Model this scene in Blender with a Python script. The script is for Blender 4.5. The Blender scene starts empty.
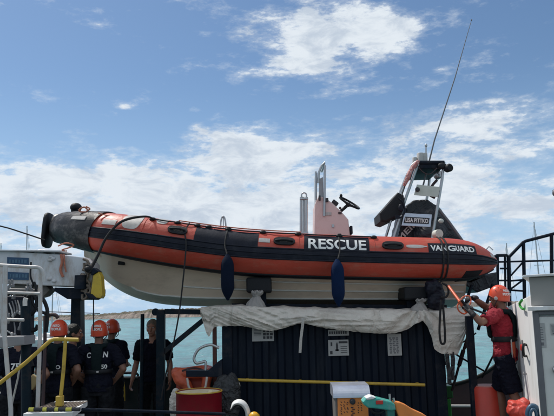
import bpy, bmesh, math, random
from mathutils import Vector, Matrix, noise
random.seed(7)
PI = math.pi
S = bpy.context.scene
COL = bpy.data.collections.new("scene"); S.collection.children.link(COL)
V = Vector
# ------------------------------------------------------------------ camera
F = 650.0; HOR = 309.5
PITCH = math.atan((HOR-208)/F); ROLL = math.radians(1.3)
EYE = V((0, 0, 2.0))
cam = bpy.data.cameras.new("camera"); camo = bpy.data.objects.new("camera", cam); COL.objects.link(camo)
cam.sensor_width = 36; cam.lens = 36*F/554.0; cam.clip_start = 0.1; cam.clip_end = 20000
fw = V((0, math.cos(PITCH), math.sin(PITCH))); up0 = V((0, -math.sin(PITCH), math.cos(PITCH))); rt0 = V((1, 0, 0))
# horizon climbs to the right: the camera is rolled clockwise seen from behind
rt = rt0*math.cos(ROLL) - up0*math.sin(ROLL); up = up0*math.cos(ROLL) + rt0*math.sin(ROLL)
camo.matrix_world = Matrix((( rt.x, up.x, -fw.x, EYE.x), (rt.y, up.y, -fw.y, EYE.y), (rt.z, up.z, -fw.z, EYE.z), (0,0,0,1)))
S.camera = camo
def ray(px, py):
    return (fw + rt*((px-277)/F) + up*((208-py)/F))
def P(px, py, Y):
    d = ray(px, py); return EYE + d*(Y/d.y)
def PS(pts, Y):
    return [P(p[0], p[1], p[2] if len(p) > 2 else Y) for p in pts]
# ------------------------------------------------------------------ materials
MATS = {}
def mat(name, col, rough=0.6, metal=0.0, var=0.12, scale=6.0, bump=0.0, bscale=40.0, dirt=None, dirtamt=0.5, dscale=3.0, stretch=None, sheen=0.0, spec=None, trans=0.0, crease=0.0, cscale=7.0):
    if name in MATS: return MATS[name]
    m = bpy.data.materials.new(name); m.use_nodes = True
    nt = m.node_tree; N = nt.nodes; L = nt.links
    b = N["Principled BSDF"]
    tc = N.new("ShaderNodeTexCoord"); co = tc.outputs["Object"]
    if stretch:
        mp = N.new("ShaderNodeMapping"); mp.inputs["Scale"].default_value = stretch; L.new(co, mp.inputs[0]); co = mp.outputs[0]
    n1 = N.new("ShaderNodeTexNoise"); n1.inputs["Scale"].default_value = scale; n1.inputs["Detail"].default_value = 6; n1.inputs["Roughness"].default_value = 0.65
    L.new(co, n1.inputs["Vector"])
    cr = N.new("ShaderNodeValToRGB"); cr.color_ramp.elements[0].position = 0.3; cr.color_ramp.elements[1].position = 0.7
    c = V(col)
    lo = c*(1-var); hi = c*(1+var)
    cr.color_ramp.elements[0].color = (*lo, 1); cr.color_ramp.elements[1].color = (min(hi.x,1), min(hi.y,1), min(hi.z,1), 1)
    L.new(n1.outputs["Fac"], cr.inputs[0]); out = cr.outputs[0]
    if dirt:
        n2 = N.new("ShaderNodeTexNoise"); n2.inputs["Scale"].default_value = dscale; n2.inputs["Detail"].default_value = 9; n2.inputs["Roughness"].default_value = 0.72
        L.new(co, n2.inputs["Vector"])
        r2 = N.new("ShaderNodeValToRGB"); r2.color_ramp.elements[0].position = 0.5; r2.color_ramp.elements[1].position = 0.68
        r2.color_ramp.elements[0].color = (0,0,0,1); r2.color_ramp.elements[1].color = (dirtamt,)*3+(1,)
        L.new(n2.outputs["Fac"], r2.inputs[0])
        mx = N.new("ShaderNodeMix"); mx.data_type = 'RGBA'; L.new(r2.outputs[0], mx.inputs["Factor"]); L.new(out, mx.inputs["A"]); mx.inputs["B"].default_value = (*dirt, 1)
        out = mx.outputs["Result"]
    L.new(out, b.inputs["Base Color"])
    rr = N.new("ShaderNodeMapRange"); rr.inputs["To Min"].default_value = max(0.02, rough-0.1); rr.inputs["To Max"].default_value = min(1, rough+0.12)
    L.new(n1.outputs["Fac"], rr.inputs["Value"]); L.new(rr.outputs[0], b.inputs["Roughness"])
    b.inputs["Metallic"].default_value = metal
    if spec is not None: b.inputs["Specular IOR Level"].default_value = spec
    if sheen: b.inputs["Sheen Weight"].default_value = sheen
    if trans: b.inputs["Transmission Weight"].default_value = trans
    if bump:
        n3 = N.new("ShaderNodeTexNoise"); n3.inputs["Scale"].default_value = bscale; n3.inputs["Detail"].default_value = 5
        L.new(co, n3.inputs["Vector"])
        bp = N.new("ShaderNodeBump"); bp.inputs["Strength"].default_value = bump; bp.inputs["Distance"].default_value = 0.02
        L.new(n3.outputs["Fac"], bp.inputs["Height"]); L.new(bp.outputs[0], b.inputs["Normal"])
    if crease:      # sharp crumple lines of cloth
        w_ = N.new("ShaderNodeTexNoise"); w_.inputs["Scale"].default_value = cscale; w_.inputs["Detail"].default_value = 3; w_.inputs["Distortion"].default_value = 0.6
        L.new(tc.outputs["Object"], w_.inputs["Vector"])
        s1_ = N.new("ShaderNodeMath"); s1_.operation = 'SUBTRACT'; L.new(w_.outputs["Fac"], s1_.inputs[0]); s1_.inputs[1].default_value = 0.5
        s2_ = N.new("ShaderNodeMath"); s2_.operation = 'ABSOLUTE'; L.new(s1_.outputs[0], s2_.inputs[0])
        s3_ = N.new("ShaderNodeMath"); s3_.operation = 'POWER'; L.new(s2_.outputs[0], s3_.inputs[0]); s3_.inputs[1].default_value = 0.6
        bq = N.new("ShaderNodeBump"); bq.invert = True; bq.inputs["Strength"].default_value = crease; bq.inputs["Distance"].default_value = 0.06
        L.new(s3_.outputs[0], bq.inputs["Height"])
        if bump: L.new(bp.outputs[0], bq.inputs["Normal"])
        L.new(bq.outputs[0], b.inputs["Normal"])
    MATS[name] = m
    return m
orange_rub = mat("orange_rubber", (0.43,0.052,0.028), 0.48, var=0.14, scale=3, bump=0.14, bscale=14, dirt=(0.36,0.15,0.10), dirtamt=0.55, dscale=8, stretch=(0.5,1,1.6), crease=0.10, cscale=5)
navy_rub = mat("navy_rubber", (0.007,0.009,0.018), 0.5, spec=0.22, var=0.2, bump=0.1, bscale=30, dirt=(0.03,0.032,0.04), dirtamt=0.5, dscale=7)
black_rub = mat("black_rubber", (0.010,0.011,0.014), 0.6, spec=0.3, var=0.2, bump=0.15)
hood_m = mat("scuffed_hood_fabric", (0.03,0.03,0.034), 0.42, var=0.3, bump=0.22, bscale=12, dirt=(0.33,0.30,0.28), dirtamt=0.6, dscale=4.5, stretch=(1,1,2.2))
grp = mat("cream_fibreglass", (0.72,0.58,0.45), 0.4, var=0.05, scale=2, dirt=(0.45,0.35,0.27), dirtamt=0.5, dscale=2.5, stretch=(1,1,3))
strake_m = mat("pale_strake", (0.72,0.70,0.64), 0.35, var=0.05, dirt=(0.4,0.36,0.3), dirtamt=0.4)
steel = mat("dull_stainless", (0.42,0.43,0.44), 0.33, 0.85, var=0.1, dirt=(0.3,0.27,0.24), dirtamt=0.4, dscale=12)
white_p = mat("white_paint", (0.72,0.72,0.71), 0.45, var=0.04, dirt=(0.42,0.36,0.28), dirtamt=0.45, dscale=2.2, stretch=(1.6,1.6,0.5))
pole_white = mat("white_rail_paint", (0.50,0.49,0.48), 0.4, var=0.06, dirt=(0.35,0.22,0.13), dirtamt=0.6, dscale=9)
boom_p = mat("weathered_white_boom_paint", (0.57,0.58,0.60), 0.5, var=0.07, dirt=(0.28,0.19,0.12), dirtamt=0.75, dscale=2.4, stretch=(1.4,1.4,0.6))
navy_p = mat("dark_navy_paint", (0.006,0.011,0.021), 0.55, spec=0.15, var=0.2, dirt=(0.05,0.045,0.045), dirtamt=0.6, dscale=4, bump=0.08)
teal_p = mat("dark_teal_paint", (0.005,0.015,0.024), 0.55, spec=0.15, var=0.2, dirt=(0.06,0.04,0.03), dirtamt=0.5, dscale=6, bump=0.08)
green_p = mat("dark_green_paint", (0.007,0.013,0.014), 0.6, spec=0.2, var=0.25, dirt=(0.03,0.018,0.012), dirtamt=0.6, dscale=4)
brown_p = mat("dark_brown_paint", (0.05,0.025,0.028), 0.55, var=0.2, dirt=(0.02,0.02,0.02), dirtamt=0.6)
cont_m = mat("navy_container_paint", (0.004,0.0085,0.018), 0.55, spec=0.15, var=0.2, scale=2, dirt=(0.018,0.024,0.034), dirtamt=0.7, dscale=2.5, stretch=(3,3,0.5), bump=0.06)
yellow_p = mat("yellow_paint", (0.55,0.38,0.03), 0.45, var=0.1, dirt=(0.2,0.13,0.05), dirtamt=0.6, dscale=9)
mustard = mat("worn_yellow_paint", (0.50,0.33,0.04), 0.5, var=0.12, dirt=(0.16,0.10,0.04), dirtamt=0.6, dscale=8)
canvas = mat("off_white_canvas", (0.60,0.56,0.50), 0.85, var=0.08, scale=5, bump=0.35, bscale=60, dirt=(0.38,0.33,0.27), dirtamt=0.75, dscale=3.5, crease=0.55, cscale=5)
red_drum = mat("red_drum_paint", (0.20,0.008,0.016), 0.4, spec=0.2, var=0.12, dirt=(0.12,0.03,0.02), dirtamt=0.5, dscale=4, bump=0.06)
drum_top = mat("stained_drum_lid", (0.72,0.66,0.45), 0.4, var=0.05, scale=7, dirt=(0.6,0.38,0.04), dirtamt=0.95, dscale=6)
orange_pl = mat("orange_plastic", (0.60,0.11,0.045), 0.42, var=0.08, dirt=(0.35,0.1,0.05), dirtamt=0.4, dscale=5)
orange_pan = mat("orange_panel_paint", (0.75,0.24,0.05), 0.45, var=0.06, dirt=(0.4,0.15,0.05), dirtamt=0.4, dscale=10)
helmet_m = mat("orange_helmet_shell", (0.66,0.075,0.03), 0.35, var=0.05, dirt=(0.4,0.08,0.04), dirtamt=0.3)
white_ink = mat("white_lettering", (0.72,0.72,0.70), 0.5, var=0.05)
grey_ink = mat("grey_reflective_patch", (0.42,0.40,0.38), 0.4, var=0.15, scale=30)
black_ink = mat("black_printing", (0.03,0.03,0.035), 0.6, var=0.1)
paper = mat("printed_paper", (0.36,0.36,0.35), 0.7, var=0.08, scale=25)
skin_m = mat("skin", (0.36,0.17,0.11), 0.5, var=0.07, scale=25, bump=0.05)
skin_d = mat("tanned_skin", (0.20,0.095,0.06), 0.5, var=0.07, scale=25, bump=0.05)
hair_d = mat("dark_hair", (0.012,0.018,0.014), 0.6, var=0.3, scale=60, bump=0.6, bscale=120)
hair_g = mat("sandy_hair", (0.17,0.125,0.09), 0.6, var=0.3, scale=60, bump=0.6, bscale=120)
navy_cloth = mat("navy_tshirt_cloth", (0.008,0.009,0.017), 0.9, spec=0.1, var=0.15, bump=0.15, bscale=90, crease=0.5, cscale=8)
dark_trous = mat("dark_work_trousers", (0.012,0.013,0.016), 0.9, spec=0.1, var=0.45, scale=14, bump=0.2, bscale=80)
red_cloth = mat("red_tshirt_cloth", (0.24,0.006,0.018), 0.85, var=0.1, bump=0.15, bscale=90, crease=0.5, cscale=8)
vest_m = mat("grey_green_lifevest_cloth", (0.009,0.016,0.018), 0.9, spec=0.08, var=0.15, bump=0.15, bscale=60)
boot_m = mat("black_boot", (0.02,0.02,0.02), 0.5)
glove_m = mat("black_glove", (0.015,0.015,0.018), 0.65, bump=0.2)
grey_cab = mat("grey_cabin_panel", (0.30,0.29,0.27), 0.6, var=0.04, scale=3, bump=0.05, bscale=150, dirt=(0.22,0.2,0.17), dirtamt=0.4)
door_m = mat("pale_door_paint", (0.60,0.60,0.57), 0.5, var=0.03, dirt=(0.42,0.39,0.33), dirtamt=0.4, dscale=2)
frame_m = mat("grey_door_frame", (0.13,0.13,0.14), 0.45, var=0.1)
silver = mat("silver_sheet_metal", (0.50,0.53,0.60), 0.35, 0.75, var=0.08, dirt=(0.35,0.36,0.4), dirtamt=0.5, dscale=9)
teal_pl = mat("teal_plastic", (0.04,0.33,0.27), 0.4, var=0.08, dirt=(0.3,0.33,0.3), dirtamt=0.5, dscale=14)
bag_m = mat("dark_grey_nylon", (0.02,0.022,0.025), 0.6, var=0.15, bump=0.1, bscale=25, crease=0.8, cscale=7)
tarp_navy = mat("dark_navy_tarp", (0.010,0.013,0.020), 0.5, var=0.2, bump=0.2, bscale=14, crease=0.6, cscale=5)
console_m = mat("faded_pink_fibreglass", (0.68,0.50,0.47), 0.45, var=0.05, dirt=(0.45,0.25,0.2), dirtamt=0.4, dscale=6)
acryl = mat("smoked_acrylic", (0.35,0.36,0.38), 0.2, var=0.05)
blue_sign = mat("blue_sign_plate", (0.015,0.06,0.13), 0.4, var=0.12, scale=12)
blue_fender = mat("navy_fender_cover", (0.005,0.010,0.024), 0.85, spec=0.1, var=0.15, bump=0.2, bscale=50)
blue_fender2 = mat("blue_fender_cover", (0.005,0.016,0.052), 0.85, spec=0.1, var=0.15, bump=0.2, bscale=50)
rope_m = mat("black_rope", (0.014,0.014,0.016), 0.8, bump=0.5, bscale=150)
rope_o = mat("faded_orange_rope", (0.45,0.16,0.10), 0.8, var=0.25, scale=40, bump=0.5, bscale=150)
rope_w = mat("pale_rope", (0.45,0.43,0.40), 0.8, var=0.2, scale=40, bump=0.5, bscale=150)
rock_m = mat("breakwater_rock", (0.20,0.165,0.14), 0.9, var=0.5, scale=0.35, bump=0.6, bscale=1.5, dirt=(0.12,0.11,0.09), dirtamt=0.8, dscale=0.15)
green_pl = mat("green_plastic", (0.04,0.32,0.05), 0.45, var=0.1, dirt=(0.2,0.35,0.2), dirtamt=0.4)
red_pl = mat("red_plastic", (0.5,0.03,0.02), 0.45, var=0.1)
# ------------------------------------------------------------------ mesh helpers
def catmull(pts, n=8, closed=False):
    pts = [V(p) for p in pts]
    if len(pts) < 3 and not closed: return pts
    out = []; m = len(pts)
    rng = range(m) if closed else range(m-1)
    for i in rng:
        if closed: p0,p1,p2,p3 = pts[(i-1)%m],pts[i],pts[(i+1)%m],pts[(i+2)%m]
        else:
            p1,p2 = pts[i],pts[i+1]; p0 = pts[i-1] if i else p1*2-p2; p3 = pts[i+2] if i+2 < m else p2*2-p1
        for k in range(n):
            t = k/n
            out.append(0.5*((2*p1)+(p2-p0)*t+(2*p0-5*p1+4*p2-p3)*t*t+(3*p1-p0-3*p2+p3)*t**3))
    if not closed: out.append(pts[-1])
    return out
def frames(pts, closed=False, ref=None):
    n = len(pts); T = []
    for i in range(n):
        a = pts[(i-1) % n] if (i or closed) else pts[0]; b = pts[(i+1) % n] if (i < n-1 or closed) else pts[-1]
        t = (b-a); T.append(t.normalized() if t.length > 1e-9 else V((0,0,1)))
    fr = []; prev = None
    for t in T:
        if prev is None:
            r = V(ref) if ref is not None else (V((0,0,1)) if abs(t.z) < 0.9 else V((1,0,0)))
            s = r - t*r.dot(t); s.normalize()
        else:
            s = prev - t*prev.dot(t)
            if s.length < 1e-6: s = t.orthogonal()
            s.normalize()
        prev = s; fr.append((t, s, t.cross(s)))
    return fr
def tube(bm, pts, r, seg=8, closed=False, caps=True, smooth=0, ref=None, mi=0):
    if smooth:
        if isinstance(r, list):
            tp = isinstance(r[0], (list, tuple)); q = catmull([V((a[0], a[1], 0)) if tp else V((a, 0, 0)) for a in r], smooth, closed); r = [(v.x, v.y) if tp else v.x for v in q]
        pts = catmull(pts, smooth, closed)
    else: pts = [V(p) for p in pts]
    n = len(pts); R = r if isinstance(r, list) else [r]*n
    fr = frames(pts, closed, ref); rings = []
    for p, (t, s, b), rr in zip(pts, fr, R):
        ra, rb = (rr if isinstance(rr, (list, tuple)) else (rr, rr))
        rings.append([bm.verts.new(p + s*math.cos(2*PI*k/seg)*ra + b*math.sin(2*PI*k/seg)*rb) for k in range(seg)])
    for i in range(n if closed else n-1):
        a, c = rings[i], rings[(i+1) % n]
        for k in range(seg):
            f = bm.faces.new((a[k], a[(k+1) % seg], c[(k+1) % seg], c[k])); f.smooth = True; f.material_index = mi
    if caps and not closed:
        f = bm.faces.new(rings[0][::-1]); f.material_index = mi
        f = bm.faces.new(rings[-1]); f.material_index = mi
    return rings
def box(bm, c, s, rot=None, bev=0.0, mi=0):
    r = bmesh.ops.create_cube(bm, size=1.0); vs = r['verts']
    M = Matrix.Translation(V(c)) @ (rot.to_4x4() if rot is not None else Matrix()) @ Matrix.Diagonal((s[0], s[1], s[2], 1))
    bmesh.ops.transform(bm, matrix=M, verts=vs)
    fs = list({f for v in vs for f in v.link_faces})
    for f in fs: f.material_index = mi
    if bev:
        es = list({e for v in vs for e in v.link_edges})
        bmesh.ops.bevel(bm, geom=es, offset=bev, segments=2, affect='EDGES', profile=0.5)
def prism(bm, pts, d, bev=0.0, mi=0, smooth=False):
    pts = [V(p) for p in pts]; d = V(d)
    a = [bm.verts.new(p) for p in pts]; b = [bm.verts.new(p+d) for p in pts]; n = len(pts)
    fs = [bm.faces.new(a[::-1]), bm.faces.new(b)]
    for i in range(n):
        f = bm.faces.new((a[i], a[(i+1) % n], b[(i+1) % n], b[i])); f.smooth = smooth; fs.append(f)
    for f in fs: f.material_index = mi
    bmesh.ops.recalc_face_normals(bm, faces=fs)
    if bev:
        es = list({e for f in fs[:2] for e in f.edges})
        bmesh.ops.bevel(bm, geom=es, offset=bev, segments=2, affect='EDGES', profile=0.5)
def ell(bm, c, s, rot=None, u=20, v=12, mi=0):
    r = bmesh.ops.create_uvsphere(bm, u_segments=u, v_segments=v, radius=1.0); vs = r['verts']
    M = Matrix.Translation(V(c)) @ (rot.to_4x4() if rot is not None else Matrix()) @ Matrix.Diagonal((s[0], s[1], s[2], 1))
    bmesh.ops.transform(bm, matrix=M, verts=vs)
    for f in {f for q in vs for f in q.link_faces}: f.smooth = True; f.material_index = mi
def lathe(bm, prof, c, seg=32, mi=0, axis=None):
    c = V(c); rings = []
    q = V((0,0,1)).rotation_difference(V(axis)).to_matrix() if axis is not None else Matrix.Identity(3)
    for r, z in prof:
        rings.append([bm.verts.new(c + q @ V((max(r,1e-4)*math.cos(2*PI*k/seg), max(r,1e-4)*math.sin(2*PI*k/seg), z))) for k in range(seg)])
    for a, b in zip(rings, rings[1:]):
        for k in range(seg):
            f = bm.faces.new((a[k], a[(k+1) % seg], b[(k+1) % seg], b[k])); f.smooth = True; f.material_index = mi
    f = bm.faces.new(rings[0][::-1]); f.material_index = mi; f = bm.faces.new(rings[-1]); f.material_index = mi
def bmn(): return bmesh.new()
def thing(name, label, cat, loc, rotz=0, group=None):
    o = bpy.data.objects.new(name, None); COL.objects.link(o); o.empty_display_size = 0.1
    o.location = loc; o.rotation_euler = (0, 0, rotz); o["label"] = label; o["category"] = cat
    if group: o["group"] = group
    return o
def root_loc(o):
    while o.parent: o = o.parent
    return V(o.location)
def part(name, bm, mats, parent, local=False, auto=True, label=None):
    if not local: bmesh.ops.translate(bm, vec=-root_loc(parent), verts=bm.verts)
    return _mk(name, bm, mats, parent, auto, label)
def _mk(name, bm, mats, parent=None, auto=True, label=None):
    bmesh.ops.recalc_face_normals(bm, faces=bm.faces)
    me = bpy.data.meshes.new(name); bm.to_mesh(me); bm.free()
    for m in (mats if isinstance(mats, (list, tuple)) else [mats]): me.materials.append(m)
    o = bpy.data.objects.new(name, me); COL.objects.link(o)
    if parent: o.parent = parent
    if label: o["label"] = label
    if auto and any(p.use_smooth for p in me.polygons):
        me.set_sharp_from_angle(angle=math.radians(50))
    return o
def single(name, bm, mats, label, cat, group=None, kind=None):
    xs = [v.co for v in bm.verts]; lo = V([min(c[i] for c in xs) for i in range(3)]); hi = V([max(c[i] for c in xs) for i in range(3)])
    b = V(((lo.x+hi.x)/2, (lo.y+hi.y)/2, lo.z))
    bmesh.ops.translate(bm, vec=-b, verts=bm.verts)
    o = _mk(name, bm, mats); o.location = b
    if label: o["label"] = label
    if cat: o["category"] = cat
    if group: o["group"] = group
    if kind: o["kind"] = kind
    return o
def struct(name, bm, mats):
    o = _mk(name, bm, mats); o["kind"] = "structure"; return o
def text_bm(txt, w, h, mapf, bold=0.03, cuts=2, align=0.5, italic=0.0):
    """letters as a thin mesh: mapf(u, v) puts the flat letters on their surface; u,v in metres from the centre"""
    cu = bpy.data.curves.new("t", 'FONT'); cu.body = txt; cu.offset = bold; cu.resolution_u = 4; cu.shear = italic
    ob = bpy.data.objects.new("t", cu); COL.objects.link(ob)
    bpy.context.view_layer.update()
    dg = bpy.context.evaluated_depsgraph_get()
    me = bpy.data.meshes.new_from_object(ob.evaluated_get(dg))
    bm = bmesh.new(); bm.from_mesh(me)
    bpy.data.objects.remove(ob); bpy.data.curves.remove(cu); bpy.data.meshes.remove(me)
    xs = [v.co.x for v in bm.verts]; ys = [v.co.y for v in bm.verts]
    x0, x1, y0, y1 = min(xs), max(xs), min(ys), max(ys)
    if cuts:
        bmesh.ops.triangulate(bm, faces=bm.faces)
        bmesh.ops.subdivide_edges(bm, edges=bm.edges, cuts=cuts, use_grid_fill=True)
    for v in bm.verts:
        u = ((v.co.x-x0)/(x1-x0)-align)*w; t = ((v.co.y-y0)/(y1-y0)-0.5)*h
        v.co = mapf(u, t)
    return bm
def remesh(bm, vox, smooth=2, wr=0.0, wscale=6.0, seed=0.0, fold=0.0):
    """fuse overlapping closed shapes into one continuous skin"""
    me = bpy.data.meshes.new("t"); bm.to_mesh(me); bm.free()
    ob = bpy.data.objects.new("t", me); COL.objects.link(ob)
    m = ob.modifiers.new("r", 'REMESH'); m.mode = 'VOXEL'; m.voxel_size = vox; m.use_smooth_shade = True
    if smooth:
        m2 = ob.modifiers.new("s", 'SMOOTH'); m2.factor = 0.5; m2.iterations = smooth
    bpy.context.view_layer.update()
    dg = bpy.context.evaluated_depsgraph_get()
    me2 = bpy.data.meshes.new_from_object(ob.evaluated_get(dg))
    out = bmesh.new(); out.from_mesh(me2)
    bpy.data.objects.remove(ob); bpy.data.meshes.remove(me); bpy.data.meshes.remove(me2)
    for f in out.faces: f.smooth = True
    if wr:
        out.normal_update()
        for v in out.verts:
            c = v.co
            q = V((c.x*wscale, c.y*wscale, c.z*wscale*1.6+seed*7.3))
            d = noise.noise(q)*0.6 + (1-abs(noise.noise(q*1.9+V((seed,3,1))))*2)*0.35
            v.co = c + v.normal*d*wr
    if fold:
        out.normal_update(); cc = V((0,0,0))
        for v in out.verts: cc += v.co
        cc /= max(1, len(out.verts))
        for v in out.verts:
            a = math.atan2(v.co.y-cc.y, v.co.x-cc.x)
            k = 1-2*abs(noise.noise(V((a*2.6, (v.co.z-cc.z)*3.0, seed+4))))
            k2 = 1-2*abs(noise.noise(V((v.co.x*22+v.co.z*12, v.co.y*22, v.co.z*16+seed))))
            v.co = v.co + v.normal*(k*0.65+k2*0.35-0.5)*fold
    return out
# ------------------------------------------------------------------ light
SUN_EL = math.radians(58); SUN_AZ = math.radians(-50)      # azimuth from +Y towards +X
sd = V((math.sin(SUN_AZ)*math.cos(SUN_EL), math.cos(SUN_AZ)*math.cos(SUN_EL), math.sin(SUN_EL)))
sl = bpy.data.lights.new("sun", 'SUN'); so = bpy.data.objects.new("sun", sl); COL.objects.link(so)
sl.energy = 4.0; sl.angle = math.radians(0.5); sl.color = (1.0, 0.95, 0.88)
so.rotation_euler = (-sd).to_track_quat('-Z', 'Y').to_euler(); so.location = (0, 0, 30)
W = bpy.data.worlds.new("World"); S.world = W; W.use_nodes = True
nt = W.node_tree; N = nt.nodes; L = nt.links
for n in list(N): N.remove(n)
def mth(op, a, b=None, c=None, clamp=False):
    n = N.new("ShaderNodeMath"); n.operation = op; n.use_clamp = clamp
    for i, v in enumerate((a, b, c)):
        if v is None: continue
        if isinstance(v, (int, float)): n.inputs[i].default_value = v
        else: L.new(v, n.inputs[i])
    return n.outputs[0]
def comb(x, y, z):
    n = N.new("ShaderNodeCombineXYZ")
    for i, v in enumerate((x, y, z)):
        if isinstance(v, (int, float)): n.inputs[i].default_value = v
        else: L.new(v, n.inputs[i])
    return n.outputs[0]
def nz(vec, scale, detail, rough, dist=0.0, lac=2.0):
    n = N.new("ShaderNodeTexNoise"); L.new(vec, n.inputs["Vector"]); n.inputs["Scale"].default_value = scale
    n.inputs["Detail"].default_value = detail; n.inputs["Roughness"].default_value = rough; n.inputs["Distortion"].default_value = dist; n.inputs["Lacunarity"].default_value = lac
    return n.outputs["Fac"]
def sstep(v, a, b, o0=0.0, o1=1.0):
    n = N.new("ShaderNodeMapRange"); n.interpolation_type = 'SMOOTHSTEP'; L.new(v, n.inputs["Value"])
    n.inputs["From Min"].default_value = a; n.inputs["From Max"].default_value = b; n.inputs["To Min"].default_value = o0; n.inputs["To Max"].default_value = o1
    return n.outputs[0]
tcn = N.new("ShaderNodeTexCoord"); sp = N.new("ShaderNodeSeparateXYZ"); L.new(tcn.outputs["Generated"], sp.inputs[0])
X_, Y_, Z_ = sp.outputs
az = mth('ARCTAN2', X_, Y_); el = mth('ARCSINE', Z_)
sky = N.new("ShaderNodeTexSky"); sky.sky_type = 'NISHITA'; sky.sun_disc = False
sky.sun_elevation = SUN_EL; sky.sun_rotation = SUN_AZ; sky.air_density = 1.0; sky.dust_density = 0.6; sky.ozone_density = 2.0
def azel(px, py):
    d = ray(px, py).normalized(); return math.atan2(d.x, d.y), math.asin(d.z)
wn = nz(comb(mth('MULTIPLY', az, 6.0), mth('MULTIPLY', el, 10.0), 3.7), 1.0, 4, 0.5)
def blob(px, py, sx, sy, amp):
    a0, e0 = azel(px, py)
    u = mth('DIVIDE', mth('SUBTRACT', az, a0), sx/F); v = mth('DIVIDE', mth('SUBTRACT', el, e0), sy/F)
    s = mth('ADD', mth('MULTIPLY', u, u), mth('MULTIPLY', v, v))
    return mth('MULTIPLY', mth('EXPONENT', mth('MULTIPLY', s, -1.0)), amp)
cov = None
BLOBS = [(300,22,30,22,0.16),(350,20,40,22,0.16),(395,30,25,18,0.16),(250,75,20,6,0.14),(330,48,62,30,0.26),(385,28,35,22,0.20),(290,68,50,10,0.20),(262,12,28,9,0.22),(248,30,14,6,0.20),(125,107,9,4,0.27),(195,126,9,4,0.25),
         (60,180,95,18,0.24),(20,172,45,16,0.10),(110,168,40,16,0.10),(232,138,40,16,0.24),(215,160,75,24,0.22),(290,170,60,20,0.12),(275,150,45,18,0.14),(460,138,95,24,0.30),(500,120,60,8,0.12),
         (350,165,60,20,0.08),(70,70,110,50,-0.10),(190,80,45,35,-0.08),(330,110,60,15,-0.08),(280,205,330,32,0.27),(280,260,420,45,0.30),(430,150,50,14,-0.06),(330,180,60,8,-0.06),(120,205,60,6,-0.08),(520,165,40,7,-0.10),(420,100,35,10,-0.06),(140,135,45,20,-0.12),(400,190,60,14,0.12),(480,102,50,5,0.16),(55,146,30,4,0.12)]
for b_ in BLOBS:
    t_ = blob(*b_); cov = t_ if cov is None else mth('ADD', cov, t_)
# away from the view the cover is the same loose cumulus
ELs = sstep(el, 0.55, 1.0, 0.0, 0.10); cov = mth('ADD', cov, ELs)
back = sstep(mth('ABSOLUTE', az), 0.6, 1.1, 0.0, 0.22); cov = mth('ADD', cov, back)
vec = comb(mth('MULTIPLY', az, 1.0), mth('MULTIPLY', el, 2.6), 0.9)
n1 = nz(vec, 9.0, 12, 0.62, 0.15); n2 = nz(vec, 34.0, 8, 0.68, 0.1)
den = mth('ADD', mth('ADD', n1, mth('MULTIPLY', mth('SUBTRACT', n2, 0.5), 0.55)), cov)
alpha = sstep(den, 0.59, 0.80)
thin = sstep(den, 0.50, 0.78, 0.0, 0.45)
alpha = mth('MAXIMUM', alpha, thin)
shade = nz(comb(mth('MULTIPLY', az, 1.0), mth('MULTIPLY', mth('ADD', el, 0.012), 2.3), 0.4), 13.0, 10, 0.62, 0.4)
sh = sstep(mth('ADD', shade, mth('MULTIPLY', den, 0.10)), 0.50, 0.74)
CL = 9.0
cr = N.new("ShaderNodeMix"); cr.data_type = 'RGBA'; L.new(sh, cr.inputs["Factor"])
cr.inputs["A"].default_value = (CL*0.86, CL*0.93, CL*1.0, 1); cr.inputs["B"].default_value = (CL*0.60, CL*0.69, CL*0.81, 1)
tint = N.new("ShaderNodeMix"); tint.data_type = 'RGBA'; tint.blend_type = 'MULTIPLY'; tint.inputs["Factor"].default_value = 1.0
hz = N.new("ShaderNodeMix"); hz.data_type = 'RGBA'; L.new(sstep(el, 0.0, 0.36, 0.92, 0.0), hz.inputs["Factor"]); L.new(sky.outputs[0], hz.inputs["A"]); hz.inputs["B"].default_value = (5.0, 6.4, 8.2, 1)
L.new(hz.outputs["Result"], tint.inputs["A"]); tint.inputs["B"].default_value = (0.86,0.98,1.05,1)
mx = N.new("ShaderNodeMix"); mx.data_type = 'RGBA'; L.new(alpha, mx.inputs["Factor"]); L.new(tint.outputs["Result"], mx.inputs["A"]); L.new(cr.outputs["Result"], mx.inputs["B"])
bg = N.new("ShaderNodeBackground"); bg.inputs["Strength"].default_value = 0.1; L.new(mx.outputs["Result"], bg.inputs["Color"])
wo = N.new("ShaderNodeOutputWorld"); L.new(bg.outputs[0], wo.inputs[0])
S.view_settings.view_transform = 'Standard'; S.view_settings.look = 'None'; S.view_settings.exposure = 0; S.view_settings.gamma = 1
S.render.engine = 'CYCLES'; S.cycles.max_bounces = 6; S.cycles.use_denoising = True
W.cycles.sampling_method = 'MANUAL'; W.cycles.sample_map_resolution = 512
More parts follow.
